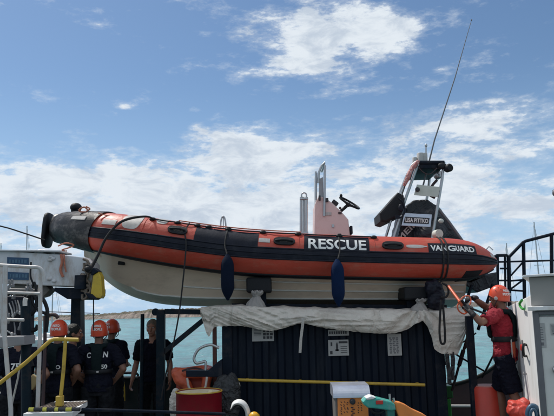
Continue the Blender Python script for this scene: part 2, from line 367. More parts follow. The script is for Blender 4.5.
# ================================================================== SETTING
WZ = -1.6
def sea_mat():
    m = bpy.data.materials.new("sea_water"); m.use_nodes = True; nt = m.node_tree; N = nt.nodes; L = nt.links; b = N["Principled BSDF"]
    tc = N.new("ShaderNodeTexCoord")
    mp = N.new("ShaderNodeMapping"); mp.inputs["Scale"].default_value = (1.0, 0.45, 1.0); mp.inputs["Rotation"].default_value = (0,0,0.12); L.new(tc.outputs["Object"], mp.inputs[0])
    def no(s, d, r=0.6):
        n = N.new("ShaderNodeTexNoise"); n.inputs["Scale"].default_value = s; n.inputs["Detail"].default_value = d; n.inputs["Roughness"].default_value = r; L.new(mp.outputs[0], n.inputs["Vector"]); return n.outputs["Fac"]
    a = no(0.7, 8, 0.7); c = no(0.32, 8, 0.78)
    cr = N.new("ShaderNodeValToRGB"); cr.color_ramp.elements[0].position = 0.38; cr.color_ramp.elements[1].position = 0.6
    cr.color_ramp.elements[0].color = (0.004,0.10,0.135,1); cr.color_ramp.elements[1].color = (0.05,0.36,0.38,1); L.new(c, cr.inputs[0]); L.new(cr.outputs[0], b.inputs["Base Color"])  # light and dark of the ripples painted into the base colour by noise
    b.inputs["Roughness"].default_value = 0.14; b.inputs["IOR"].default_value = 1.33
    bp = N.new("ShaderNodeBump"); bp.inputs["Strength"].default_value = 1.0; bp.inputs["Distance"].default_value = 1.1; L.new(a, bp.inputs["Height"])
    L.new(bp.outputs[0], b.inputs["Normal"])
    return m
bm = bmn(); bmesh.ops.create_grid(bm, x_segments=2, y_segments=2, size=9000); bmesh.ops.translate(bm, vec=(0,0,WZ), verts=bm.verts)
struct("sea", bm, sea_mat())
# breakwaters / low headlands of rubble
def ridge(name, x0, x1, y0, hf, wid, n=160, m=16, amp=0.5, sc=0.25):
    bm = bmn(); g = []
    for i in range(n+1):
        u = i/n; x = x0+(x1-x0)*u; row = []
        for j in range(m+1):
            v = j/m; y = y0+(v)*wid
            prof = min(1, 1.25*math.sin(PI*min(1, v*1.0))**0.55) if 0 < v < 1 else 0
            h = hf(u)*prof
            e = min(1, min(u, 1-u)*14)
            z = WZ-0.4+(h+0.4)*prof*e + (noise.noise(V((x*sc, y*sc, 1)))*amp + noise.noise(V((x*sc*3.1, y*sc*3.1, 5)))*amp*0.6)*(1 if 0 < v < 1 else 0)*e
            row.append(bm.verts.new((x, y+noise.noise(V((x*0.05, 2, 3)))*3, z)))
        g.append(row)
    for i in range(n):
        for j in range(m):
            bm.faces.new((g[i][j], g[i+1][j], g[i+1][j+1], g[i][j+1]))
    return bm
scrub = mat("dry_scrub_land", (0.10,0.085,0.06), 0.95, var=0.4, scale=0.08, bump=0.6, bscale=1.0, dirt=(0.07,0.085,0.045), dirtamt=0.9, dscale=0.1)
bm = ridge("h", -170, 25, 418, lambda u: 2.6+2.6*min(1, max(0, (u-0.25)/0.2)), 50, n=420, m=18, amp=1.1, sc=0.3)
bm.normal_update()
for f in bm.faces: f.material_index = 1 if f.calc_center_median().y > 426 else 0
struct("headland", bm, [rock_m, scrub])
bm = ridge("b", 240, 860, 1500, lambda u: 9.5, 50, n=420, m=12, amp=3.0, sc=0.1)
struct("breakwater", bm, rock_m)
# a hill on the headland with tiny low buildings is too faint to read; the deck of the ship comes next
deck_m = mat("worn_green_deck_paint", (0.05,0.07,0.065), 0.6, var=0.2, scale=2, dirt=(0.12,0.07,0.04), dirtamt=0.6, dscale=2, bump=0.1)
bm = bmn(); box(bm, (0, 4.2, -0.02), (22, 15.6, 0.3)); box(bm, (0, 4.2, -1.6), (21.9, 15.5, 2.6))
struct("ship_deck", bm, [deck_m])
# ------------------------------------------------------------------ bulwarks and rails on the far side
t = thing("bulwark", "dark green ship's side wall behind the crew at left, topped by low pipe rails", "bulwark", (-3.6, 11.8, 0))
bm = bmn(); zt = P(120, 379, 11.8).z
box(bm, (-4.2, 11.85, zt/2), (7.6, 0.09, zt), bev=0.01)
for i in range(9): box(bm, (-7.6+i*0.9, 11.76, zt/2-0.04), (0.05, 0.08, zt-0.1))
box(bm, (-4.2, 11.8, zt+0.02), (7.6, 0.2, 0.035), bev=0.008)
part("wall", bm, green_p, t)
for a, b_ in ((-60, 36), (40, 84), (117, 138), (168, 230)):
    bm = bmn(); A = P(a, 373.5, 11.8); B = P(b_, 373.5, 11.8)
    z0 = zt+0.03; h = P(120, 373, 11.8).z+0.0
    pts = [V((A.x, 11.8, z0)), V((A.x, 11.8, h-0.04)), V((A.x+0.04, 11.8, h)), V((B.x-0.04, 11.8, h)), V((B.x, 11.8, h-0.04)), V((B.x, 11.8, z0))]
    tube(bm, pts, 0.022, 8); part("rail", bm, teal_p, t)
bm = bmn(); tube(bm, [P(-30, 357, 11.8), P(84, 357.5, 11.8)], 0.02, 8)
for x in (-20, 12, 60): tube(bm, [P(x, 357, 11.8), P(x, 380, 11.8)], 0.018, 8)
part("rail", bm, teal_p, t)
# yellow tag hanging on the rail
bm = bmn(); tube(bm, [P(122.5,381,11.65), P(122,390,11.65), P(122.5,401,11.65)], [0.035,0.055,0.05], 8, smooth=4)
tube(bm, [P(123,374,11.7), P(122.5,382,11.65)], 0.012, 6)
single("yellow_strap_roll", bm, mustard, "small yellow rolled strap hanging on the dark side wall between the crew", "strap")
# right-hand bulwark with a sheer curve
t = thing("side_wall", "dark brown ship's side wall sweeping up to the right behind the corner post", "bulwark", (3.2, 10.8, 0))
bm = bmn(); prof = [P(438,386,10.8), P(455,384.5,10.8), P(468,381,10.8), P(480,376,10.8), P(490,370,10.8), P(500,362,10.8), P(512,352,10.8)]
prof = catmull(prof, 5); pts = prof+[V((prof[-1].x, 10.8, 0)), V((prof[0].x, 10.8, 0))]
prism(bm, pts, (0, 0.1, 0)); part("wall", bm, brown_p, t)
bm = bmn(); tube(bm, [p+V((0,-0.02,0.01)) for p in prof], 0.03, 8); part("rail_cap", bm, green_p, t)
bm = bmn(); tube(bm, [P(446,406,10.6), P(476,406,10.6), P(478,407.5,10.6), P(479,416,10.6)], 0.022, 8); part("pipe", bm, white_p, t, label="white pipe along the dark wall")
t = thing("green_crate", "bright green plastic crate low beside the container's right edge", "crate", P(443,440,10.2))
b0 = P(443,440,10.2); bm = bmn(); w = 0.24
box(bm, (b0.x, 10.2, (P(443,398,10.2).z+b0.z)/2), (w, 0.3, P(443,398,10.2).z-b0.z), bev=0.01); part("body", bm, green_pl, t)
bm = bmn(); c = P(443,391,10.2); box(bm, (c.x, 10.2, c.z), (w*0.97, 0.28, P(443,385,10.2).z-P(443,397,10.2).z), bev=0.012); part("lid", bm, mat("dark_green_plastic", (0.03,0.16,0.04), 0.45), t)
# ------------------------------------------------------------------ far sailboats
def sailboat(px, base, top, Y, label, tilt=0.0):
    b0 = P(px, base, Y); tp = P(px-tilt, top, Y)
    zz = WZ; t = thing("sailboat", label, "sailboat", (b0.x, Y, zz), group="moored sailboats whose masts show above the ship")
    bm = bmn(); n = 14; L_ = 9.5
    rings = []
    for i in range(n+1):
        u = i/n; x = (u-0.5)*L_; hw = 1.4*math.sin(PI*(0.12+0.88*u))**0.7*(1 if u < 0.95 else 0.4) + 0.02; sz = 0.95+0.25*(u**2)
        rings.append([bm.verts.new(V((b0.x+hw*k, Y+x, zz+q))) for k, q in ((-1,sz),(-0.8,0.2),(0,-0.35),(0.8,0.2),(1,sz),(0.6,sz+0.05),(0,sz+0.1),(-0.6,sz+0.05))])
    for a, b_ in zip(rings, rings[1:]):
        for k in range(8): bm.faces.new((a[k], a[(k+1)%8], b_[(k+1)%8], b_[k]))
    bm.faces.new(rings[0]); bm.faces.new(rings[-1][::-1])
    part("hull", bm, white_p, t)
    bm = bmn(); box(bm, (b0.x, Y-0.3, zz+1.3), (1.3, 3.2, 0.45), bev=0.1); part("cabin", bm, white_p, t)
    bm = bmn(); tube(bm, [V((b0.x, Y, zz+1)), tp], [0.09, 0.055], 8); part("mast", bm, steel, t)
    bm = bmn()
    tube(bm, [V((b0.x+1.25, Y-0.2, zz+1)), tp.lerp(V((b0.x,Y,zz+1)), 0.03)], 0.014, 5)
    tube(bm, [V((b0.x, Y+4.6, zz+1)), tp], 0.012, 5)
    part("rigging", bm, frame_m, t)
    c = V((b0.x,Y,zz+1)).lerp(tp, 0.6)
    bm = bmn(); tube(bm, [c-V((0.35,0,0)), c+V((0.35,0,0))], 0.022, 6); part("spreader", bm, steel, t)
sailboat(541, 300, 222, 62, "sailboat mast between the handrail posts at far right, taller of the two right masts", 7)
sailboat(507, 300, 243, 66, "shorter sailboat mast just right of the boat's stern", 0.5)
sailboat(27, 300, 226, 70, "sailboat mast rising above the white crane beam at far left", 0)
sailboat(53, 300, 266, 75, "sailboat mast seen under the crane beam left of the dark support", 0)
sailboat(1, 300, 243, 78, "short sailboat mast at the left edge above the crane beam", 0)
# ================================================================== CONTAINER
cx0 = P(223, 400, 8.6).x; cx1 = P(447, 400, 8.6).x; CT = 1.93
t = thing("container", "dark navy corrugated container standing on deck beneath the rescue boat", "container", ((cx0+cx1)/2, 9.8, 0))
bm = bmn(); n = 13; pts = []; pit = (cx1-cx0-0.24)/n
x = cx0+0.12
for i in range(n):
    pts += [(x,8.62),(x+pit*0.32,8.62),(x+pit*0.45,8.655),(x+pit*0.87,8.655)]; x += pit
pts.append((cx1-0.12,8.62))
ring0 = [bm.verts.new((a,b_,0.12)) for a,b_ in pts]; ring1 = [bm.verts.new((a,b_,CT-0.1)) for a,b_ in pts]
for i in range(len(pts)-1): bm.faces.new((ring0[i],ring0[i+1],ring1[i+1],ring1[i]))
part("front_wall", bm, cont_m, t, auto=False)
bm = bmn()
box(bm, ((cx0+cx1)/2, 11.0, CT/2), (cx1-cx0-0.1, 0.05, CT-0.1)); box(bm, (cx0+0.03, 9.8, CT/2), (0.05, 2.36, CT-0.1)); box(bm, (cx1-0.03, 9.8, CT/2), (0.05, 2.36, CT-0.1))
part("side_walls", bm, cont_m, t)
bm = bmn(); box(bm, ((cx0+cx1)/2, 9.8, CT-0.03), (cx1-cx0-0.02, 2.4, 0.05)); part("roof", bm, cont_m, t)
for xx in (cx0+0.06, cx1-0.06):
    for yy in (8.65, 10.97): bm = bmn(); box(bm, (xx, yy, CT/2), (0.13, 0.13, CT), bev=0.01); part("corner_post", bm, navy_p, t)
for yy in (8.63, 10.98):
    bm = bmn(); box(bm, ((cx0+cx1)/2, yy, 0.07), (cx1-cx0-0.26, 0.1, 0.13), bev=0.008); part("frame_rail", bm, navy_p, t); bm = bmn(); box(bm, ((cx0+cx1)/2, yy, CT-0.055), (cx1-cx0-0.26, 0.1, 0.1), bev=0.008); part("frame_rail", bm, navy_p, t)
bm = bmn(); a = P(234,379.5,8.52); b_ = P(425,385.5,8.52); a.z = b_.z = (a.z+b_.z)/2+0.0
a = P(234,379.8,8.53); b_ = P(425,385,8.47)
tube(bm, [a, b_], 0.02, 10)
for k in (0.07, 0.35, 0.65, 0.97):
    c = a.lerp(b_, k); box(bm, (c.x, 8.575, c.z), (0.03, 0.1, 0.03))
part("grab_bar", bm, mustard, t, label="yellow bar along the container wall")
# bracket / davit at the container's left edge
t = thing("davit_bracket", "dark bracket with a pale curved hook above the red drum", "bracket", P(220,376,8.5))
bm = bmn(); prism(bm, PS([(186,370.5),(208,370.5),(217,362.5),(222,359),(222,377),(186,377)], 8.35), (0,0.12,0), bev=0.006); part("bracket", bm, navy_p, t)
bm = bmn(); tube(bm, PS([(205.5,371),(205.5,362),(201,362.5),(196,363),(194,358),(198,350),(205,346),(212,345),(219,348)], 8.38), 0.017, 8, smooth=5); part("hook", bm, steel, t)
bm = bmn(); tube(bm, PS([(187,378),(190,389),(200,391),(205,388),(207,377)], 8.3), 0.014, 8, smooth=5); part("handle", bm, rope_w, t)
bm = bmn(); box(bm, P(214.8,365,8.9).lerp(P(214.8,338,8.9),0.2), (0.055,0.05,1.1), bev=0.006); single("brown_post", bm, mat("rust_brown_paint",(0.13,0.045,0.035),0.6,var=0.2), "thin rust brown post just left of the container", "post")
# posters
def poster(px0, py0, px1, py1, kind, label):
    Y = 8.605; a = P(px0,py0,Y); b_ = P(px1,py1,Y); x0,x1 = a.x,b_.x; z1,z0 = a.z,b_.z
    t = thing("poster", label, "poster", ((x0+x1)/2, Y, z0), group="printed sheets on the container wall")
    bm = bmn(); box(bm, ((x0+x1)/2, Y, (z0+z1)/2), (x1-x0, 0.006, z1-z0)); part("sheet", bm, paper, t)
    bm = bmn(); W_ = x1-x0; H_ = z1-z0
    def r(u0,v0,u1,v1): box(bm, (x0+W_*(u0+u1)/2, Y-0.005, z0+H_*(v0+v1)/2), (W_*(u1-u0), 0.002, H_*(v1-v0)))
    if kind == 0:
        for k in range(6): r(0.08,0.85-k*0.09,0.42,0.88-k*0.09)
        for i in range(3):
            for k in range(3): r(0.5+i*0.16,0.15+k*0.22,0.5+i*0.16+0.11+0.02*((i+k)%2),0.32+k*0.22)
        r(0.48,0.82,0.94,0.9)
    elif kind == 1:
        r(0.12,0.62,0.2,0.85); r(0.08,0.1,0.2,0.3); r(0.38,0.3,0.48,0.72); r(0.34,0.3,0.52,0.4); r(0.4,0.72,0.46,0.82); r(0.52,0.78,0.95,0.9)
        for k in range(4): r(0.6,0.55-k*0.12,0.92,0.58-k*0.12)
    elif kind == 2:
        for k in range(8): r(0.05+k*0.11,0.3,0.05+k*0.11+0.07,0.75)
    else:
        for k in range(9):
            for i in range(3): r(0.15+i*0.24+0.03*math.sin(k*2.1+i),0.1+k*0.085,0.3+i*0.24+0.04*math.sin(k*3+i*2),0.16+k*0.085)
    part("printing", bm, black_ink if kind < 3 else frame_m, t)
poster(252,326,274,341,0,"grey printed sheet high on the container left of the hanging strap")
poster(328,330,349,335.5,2,"strip of lettered paper tucked under the canvas edge")
poster(328,340,349,355.5,1,"printed notice with small figures hung below a strip of paper")
poster(387,334,402,355.5,3,"tall faded sheet rightmost of the papers on the container")
# ================================================================== CANVAS TARP
def lerpf(tab, x):
    for (a, va), (b_, vb) in zip(tab, tab[1:]):
        if x <= b_:
            u = max(0, (x-a)/(b_-a)); return va+(vb-va)*u
    return tab[-1][1]
topT = [(200,309),(215,307),(240,306.5),(262,308),(300,308.5),(360,310),(415,311),(440,313),(472,315)]
botT = [(200,311),(206,333),(209,337),(214,327),(224,326),(240,326),(250,327),(262,330),(272,331),(284,328),(296,324),(303,323),(320,327),(340,330),(360,332),(380,333.5),(396,333),(408,329),(417,323),(423,321),(428,327),(432,338),(434,349),(440,353),(452,355.5),(458,354),(462,345),(466,333),(470,322),(472,317)]
bm = bmn(); NX, NY = 270, 34; g = []
for i in range(NX+1):
    px = 200.5+(471.5-200.5)*i/NX; row = []
    yt = lerpf(topT, px); yb = lerpf(botT, px)+0.7*noise.noise(V((px*0.25,0,0)))
    for j in range(NY+1):
        v = j/NY
        py = yt+(yb-yt)*v
        # folds run down and fan out from the gather at (421,318); a rolled belly elsewhere
        gx = (px-421)/40; gy = (py-314)/40
        ang = math.atan2(gy+0.25, gx); rad = math.hypot(gx, gy)
        fan = math.exp(-(gx/0.95)**2)
        folds = noise.noise(V((ang*3.2, rad*0.35, 2.0)))*fan*1.5
        drape = noise.noise(V((px*0.075+v*1.3*math.sin(px*0.02), v*1.3, 7)))*0.85+noise.noise(V((px*0.16-v*2.0, v*2.2, 3)))*0.45 + (abs(noise.noise(V((px*0.03+v*1.6, v*5.0-px*0.02, 9)))))*-1.0
        side = math.exp(-((px-215)/14)**2)
        fold2 = abs(noise.noise(V((px*0.22, v*0.4, 11))))*side*1.6
        n_ = py-0.42*px; lw = min(1, max(0, (300-px)/60))
        diag = (1-2.2*abs(noise.noise(V((n_*0.16, px*0.012, 21)))))*lw*0.8+(1-2.2*abs(noise.noise(V((n_*0.36, px*0.02, 5)))))*lw*0.35
        m_ = py+0.06*px+3*math.sin(px*0.045); roll = (1-2.2*abs(noise.noise(V((px*0.018, m_*0.17, 31)))))*(1-lw)*(1-0.7*fan)*0.55
        belly = math.sin(PI*min(1, v*1.02))**0.7*(1-0.6*fan-0.6*side)
        hang = 1 if px > 425 or px < 232 else 0
        Y = 8.50-(0.07 if not hang else 0.03)*belly-(0.05*v if not hang else 0.02*v)-0.06*(folds*1.2+drape*0.35*(1-0.5*fan)+fold2+diag+roll)
        if v < 0.03: Y = max(Y, 8.46)
        row.append(bm.verts.new(P(px, py+0.6*drape*math.sin(PI*v), Y)))
    g.append(row)
# the sheet runs back over the container roof
for i in range(NX+1):
    px = 200.5+(471.5-200.5)*i/NX; f = g[i][0].co; row = []
    for k in range(6):
        u = (k+1)/6; row.append(bm.verts.new(V((f.x+(f.x-1.0)*0.0, f.y+u*0.55, max(f.z, CT+0.02)+0.02*math.sin(u*3)+0.025*noise.noise(V((px*0.1, u*3, 4)))))))
    g[i] = row[::-1]+g[i]
for i in range(NX):
    for j in range(len(g[0])-1):
        f = bm.faces.new((g[i][j], g[i+1][j], g[i+1][j+1], g[i][j+1])); f.smooth = True
bm.normal_update()
bmesh.ops.solidify(bm, geom=bm.faces[:], thickness=0.003)
for f in bm.faces: f.smooth = True
o = single("canvas_sheet", bm, canvas, "dirty off-white canvas bunched along the container's top edge", "tarp")
bm = bmn(); tube(bm, PS([(303,318),(302.5,326),(301,338),(300,353)], 8.36), [(0.005,0.02)]*4, 6, smooth=4, ref=(0,1,0)); single("hanging_strap", bm, rope_w, "thin grey strap dangling from the canvas over the container wall", "strap")
# cloth strips hanging at the right end
bm = bmn()
for q in ([(447,352),(447.5,362),(449,372),(449.5,384)], [(452,352),(453,360),(452.5,372),(453,380)]):
    tube(bm, PS(q, 8.45), [(0.006,0.03)]*4, 6, smooth=4, ref=(0,1,0))
single("dark_straps", bm, bag_m, "pair of dark strap ends dangling below the canvas at its right end", "strap")
bm = bmn(); a = P(232,303.5,9.0); b_ = P(446,305,9.0); prism(bm, [V((a.x,8.95,CT+0.005)),V((b_.x,8.95,CT+0.005)),V((b_.x,8.95,b_.z)),V((a.x,8.95,a.z))], (0,0.12,0), bev=0.008)
prism(bm, [V((a.x,10.7,CT+0.005)),V((b_.x,10.7,CT+0.005)),V((b_.x,10.7,b_.z)),V((a.x,10.7,a.z))], (0,0.12,0), bev=0.008)
for u_ in (0.06, 0.35, 0.65, 0.94): box(bm, (a.x+(b_.x-a.x)*u_, 9.885, CT+0.045), (0.1, 1.75, 0.07))
single("boat_cradle", bm, navy_p, "long dark beams lying on the container roof just under the boat's hull", "cradle")
# ================================================================== FRAMES AND POSTS
Y = 9.1
t = thing("support_frame", "dark teal steel frame with diagonal brace left of the container", "frame", (P(160.5,400,Y).x, Y, 0))
bm = bmn(); a = P(161,310,Y); box(bm, (a.x, Y, (a.z)/2), (0.11, 0.11, a.z), bev=0.008); part("post", bm, teal_p, t)
bm = bmn(); b_ = P(222,312.5,Y); tube(bm, [a+V((0.057,0,-0.02)), b_], 0.05, 4, ref=(0,1,1)); part("beam", bm, teal_p, t)
bm = bmn(); tube(bm, [P(163,353,Y), P(212,313,Y)], 0.042, 4, ref=(0,1,1)); part("brace", bm, teal_p, t)
bm = bmn(); lathe(bm, [(0.035,-0.02),(0.05,-0.02),(0.05,0.02),(0.035,0.02)], P(155.5,312,Y), 16, axis=(0,1,0)); part("lug", bm, teal_p, t)
bm = bmn(); a = P(142.5,314,9.4); tube(bm, [a, V((a.x,9.4,0))], 0.028, 8); single("thin_post", bm, teal_p, "thin dark upright beside the man who stands apart", "post")
Y = 9.0
bm = bmn(); a = P(473,316,8.3); box(bm, (P(473,380,8.3).x, 8.3, a.z/2), (0.085,0.085,a.z), bev=0.006); single("corner_post", bm, navy_p, "slim dark square post between the container and the man in red", "post")
bm = bmn(); tube(bm, PS([(467,338),(463,352),(458,369),(452,391)], 9.4), 0.018, 8); tube(bm, PS([(463.5,350),(459,366)], 9.38), 0.03, 8)
tube(bm, PS([(468,336),(467,345),(463,352)], 9.4), 0.012, 6, smooth=3)
single("boat_hook", bm, [brown_p], "dark boathook with a reddish grip leaning behind the corner post", "boathook")
bm = bmn(); tube(bm, PS([(452,352),(470,363),(484,371)], 9.2), 0.012, 6); tube(bm, PS([(458,345),(470,338),(476,333)],9.2), 0.01, 6); tube(bm, PS([(482,378),(492,358),(496,352)],9.2), 0.014, 6)
tube(bm, PS([(440,376),(446,362),(449,354)],9.2), 0.014, 6)
single("stay_wires", bm, rope_m, "thin dark lines crossing in front of the sea by the corner post", "rope")
# ================================================================== DRUM, RAFT, BAG, HORN AT CENTRE LEFT
Y = 8.0; a = P(199,391,Y); R_ = 22*Y/F; t = thing("red_drum", "dark red steel drum with a stained yellow lid in front of the container", "drum", (a.x, Y, 0))
bm = bmn(); h = a.z
prof = [(R_-0.01,0.0),(R_,0.01),(R_,0.28),(R_+0.012,0.295),(R_,0.31),(R_,0.57),(R_+0.012,0.585),(R_,0.6),(R_,h-0.02),(R_+0.008,h-0.012),(R_+0.008,h),(R_-0.012,h),(R_-0.014,h-0.018)]
lathe(bm, prof, (a.x,Y,0), 40); part("barrel", bm, red_drum, t)
bm = bmn(); lathe(bm, [(R_-0.02,h-0.016),(R_-0.02,h-0.008),(0.01,h-0.006)], (a.x,Y,0), 40)
lathe(bm, [(0.03,h-0.01),(0.03,h+0.012),(0.02,h+0.014)], (a.x+0.14,Y-0.05,0), 16); part("lid", bm, drum_top, t)
bm = bmn(); q = [V((a.x+(R_+0.002)*math.cos(u), Y+(R_+0.002)*math.sin(u), h-0.002)) for u in [2*PI*k/48 for k in range(48)]]; tube(bm, q, 0.009, 6, closed=True); part("rim", bm, mustard, t)
# orange inflated collar (stacked lifebuoy fenders)
t = thing("orange_float", "big orange padded float resting on a barrel behind the red drum", "float", P(193,416,8.95))
bm = bmn()
c = P(193,372,8.95); q = [c+V((0.235*math.cos(u), 0.2*math.sin(u), 0.015*math.sin(2*u))) for u in [2*PI*k/14 for k in range(14)]]
tube(bm, q, 0.062, 14, closed=True)
tube(bm, PS([(176,372,8.78),(180,380,8.76),(186,384,8.76),(189,392,8.76),(190,402,8.76)],8.76), [0.07,0.075,0.07,0.06,0.05], 12, smooth=3); tube(bm, PS([(209,374),(206,384),(207,396),(207,404)],8.76), [0.06,0.06,0.055,0.05], 12, smooth=3)
bm = remesh(bm, 0.010, 2, wr=0.006, wscale=14); part("collar", bm, orange_pl, t)
bm = bmn(); box(bm, P(193.5,392,8.98), (0.44,0.30,0.42), bev=0.06); part("body", bm, mat("dark_orange_plastic",(0.4,0.06,0.03),0.5), t)  # body and base are a darker orange than the collar
bm = bmn(); tube(bm, PS([(182,371),(190,368.5),(198,368.5),(205,371)],8.68), 0.012, 6, smooth=3); part("grab_cord", bm, brown_p, t)
bm = bmn(); box(bm, V((c.x, 8.95, 0.30)), (0.46,0.36,0.6), bev=0.03); part("base", bm, mat("dark_orange_plastic",(0.4,0.06,0.03),0.5), t)
bm = bmn(); ell(bm, P(226,403,8.3), (0.15,0.13,0.33)); ell(bm, P(224,388,8.3), (0.13,0.1,0.14)); ell(bm, P(232,398,8.3), (0.1,0.12,0.3)); a0 = P(227,420,8.3); box(bm, (a0.x,8.3,0.3),(0.32,0.26,0.6))
bm = remesh(bm, 0.010, 2, wr=0.03, wscale=6, seed=2, fold=0.010); single("dark_bag", bm, bag_m, "bulky dark grey bag standing between the red drum and the container", "bag")
bm = bmn(); ell(bm, P(176,405,8.4), (0.08,0.08,0.2)); a0 = P(177,425,8.4); box(bm,(a0.x,8.4,0.28),(0.14,0.14,0.56)); bm = remesh(bm, 0.008, 2, wr=0.02, wscale=10, fold=0.01); single("canvas_bundle", bm, canvas, "small off-white cloth bundle peeking out left of the red drum", "cloth")
bm = bmn(); tube(bm, PS([(234,380.5),(237.5,380.6)], 8.4), 0.022, 8)
tube(bm, PS([(236,378),(234.5,384),(238,389),(237,397),(236,404)], 8.35), 0.008, 6, smooth=5); tube(bm, PS([(236,380),(239.5,384),(239,389),(236,391),(234,388),(236,384)], 8.34), 0.007, 6, smooth=5)
single("pale_cord", bm, rope_w, "thin pale cord looped over the end of the yellow bar", "cord")
# half-open white helmet-like hoop
Y = 7.6
bm = bmn(); tube(bm, PS([(231,408.5),(234,403.5),(239,402),(244,404.5),(247.5,411),(248,420),(246,428)], Y), [(0.07,0.004),(0.08,0.022),(0.09,0.03),(0.09,0.032),(0.09,0.03),(0.085,0.028),(0.05,0.015)], 12, smooth=5, ref=(0,1,0))
single("white_hoop_guard", bm, white_p, "curved white plastic guard standing before the dark container wall", "guard")
bm = bmn(); a0 = P(254,415,7.5); lathe(bm, [(0.02,-0.06),(0.06,-0.05),(0.062,0.0),(0.03,0.03),(0.015,0.035)], a0, 20); tube(bm, [a0-V((0,0,0.05)), V((a0.x,7.5,0))], 0.02, 8)
single("yellow_cap_post", bm, mat("amber_plastic",(0.75,0.38,0.02),0.35), "small amber capped bollard light at the bottom edge near the white guard", "bollard")
# ================================================================== ORANGE DISPENSER + TEAL TOOL
Y = 6.0; x0 = P(333.5,400,Y).x; x1 = P(370,400,Y).x; zt = P(350,386,Y).z; D = 0.34
t = thing("orange_stand", "orange fronted metal box with a curved silver hood", "cabinet", ((x0+x1)/2, Y+D/2, 0))
w = x1-x0; zh = P(350,394.5,Y).z
bm = bmn(); box(bm, ((x0+x1)/2, Y+D/2+0.01, zh/2), (w-0.03, D-0.02, zh), bev=0.006); part("body", bm, mat("dark_grey_sheet",(0.16,0.15,0.14),0.5), t)
bm = bmn(); prof = []
for k in range(9):
    u = k/8*PI/2; prof.append(V((x0-0.002, Y+0.10-0.12*math.sin(u)*1.0, zt-0.10+0.10*math.cos(u))))
prof = [V((x0-0.002, Y+D, zt-0.0))]+prof+[V((x0-0.002,Y-0.012,zt-0.1)), V((x0-0.002, Y+D, zt-0.1))]
prism(bm, prof, (w+0.004,0,0), smooth=False); part("hood", bm, silver, t)
bm = bmn(); box(bm, ((x0+x1)/2+0.008, Y+0.004, zh/2-0.006), (w-0.055, 0.02, zh-0.016), bev=0.004); part("front_panel", bm, orange_pan, t)
bm = bmn(); c = P(352.5,401.5,Y-0.02); lathe(bm, [(0.026,0),(0.026,0.02),(0.016,0.022),(0.015,0.03)], c+V((0,0.01,0)), 20, axis=(0,-1,0)); part("knob", bm, black_ink, t)
bm = bmn()
for k in range(7): box(bm, P(351+1.5*(k%2), 407.5+k*1.9, Y-0.01)+V((0.01,-0.0,0)), (0.022,0.004,0.009))
for i in range(16): 
    p = P(341+3.0*(i%3)+random.random(), 402+1.6*(i//3)*1.4+random.random()*1.5, Y-0.0085); box(bm, p, (0.014,0.003,0.006), rot=Matrix.Rotation(0.8,3,'Y'))
for i in range(9):
    p = P(358+3.0*(i%2)+random.random(), 403+2.4*(i//2), Y-0.0085); box(bm, p, (0.012,0.003,0.006), rot=Matrix.Rotation(0.8,3,'Y'))
box(bm, P(353,397.5,Y-0.008), (w-0.1,0.003,0.005)); part("vent_marks", bm, brown_p, t)
Y = 5.7
t = thing("power_saw", "teal cased power tool with an orange curved arm beside the silver hooded box", "power tool", P(385,430,Y))
bm = bmn(); pts = [(363,402),(366,398.5),(370,397.5),(378,398.5),(392,402),(395,404.5),(396,410),(392,411),(378,409),(368,408),(364,405)]
prism(bm, PS(pts, Y), (0,0.16,0), bev=0.012); part("casing", bm, teal_pl, t)
bm = bmn(); prism(bm, PS([(366,398.2),(371,396),(376,397.6),(373,399.5),(367,400)], Y-0.01), (0,0.14,0), bev=0.008); part("cap", bm, white_p, t)
bm = bmn(); box(bm, P(379.5,402.5,Y-0.004), (0.06,0.01,0.03), bev=0.003); part("badge", bm, red_pl, t)
bm = bmn(); prism(bm, PS([(387,409),(395,409),(395,430),(389,430)], Y+0.02), (0,0.12,0), bev=0.01); part("handle", bm, mat("dark_teal_plastic",(0.02,0.16,0.13),0.45), t)
bm = bmn(); tube(bm, PS([(371,409),(374,412.5),(380,413),(385,410)], Y+0.05), 0.012, 8, smooth=4); part("guard", bm, black_rub, t)
bm = bmn(); prism(bm, PS([(394,402),(400,402.5),(406,405),(413,409.5),(424,414.5),(432,420),(400,420),(396,410)], Y+0.03), (0,0.10,0), bev=0.01); part("arm", bm, orange_pan, t)
bm = bmn(); tube(bm, PS([(390.5,403),(389.5,394)], Y+0.05), 0.009, 8); tube(bm, PS([(394.5,403),(393.5,398)], Y+0.05), 0.009, 8); part("lever", bm, steel, t)
bm = bmn(); box(bm, P(390,440,Y+0.08)+V((0,0,-0.0)), (0.35,0.2,0.2), bev=0.02); c = P(390,450,Y+0.08); box(bm, (c.x, c.y, c.z/2), (0.5,0.4,c.z), bev=0.02); 
single("tool_bench", bm, navy_p, "dark bench top carrying the teal power tool", "bench")
# ================================================================== RESCUE BOAT
YC = 9.85
boat = thing("rescue_boat", "orange and navy rigid inflatable rescue boat lying on cradles above the container", "rescue boat", P(290,300,YC))
keys = [(496.5,262.5,8.95,0.02),(494,262.3,8.93,0.07),(488,262,8.90,0.14),(478,261.3,8.86,0.215),(466,260.6,8.82,0.268),(450,260,8.78,0.29),(434,259.6,8.75,0.292),
        (380,258.5,8.75,0.298),(300,256,8.75,0.308),(240,252.6,8.75,0.312),(190,246.5,8.76,0.312),(150,240.3,8.78,0.308),(118,235.2,8.86,0.295),(96,231.8,9.05,0.275),(77,229.4,9.35,0.245),(66,228.6,YC-0.12,0.225)]
near = [P(a,b_,c) for a,b_,c,_ in keys]; rad = [k[3] for k in keys]
far = [V((p.x, 2*YC-p.y, p.z)) for p in near][::-1]
allp = near+far; allr = rad+rad[::-1]
TP = catmull(allp, 6); TR = [v.x for v in catmull([V((r,0,0)) for r in allr], 6)]
NP = len(TP)
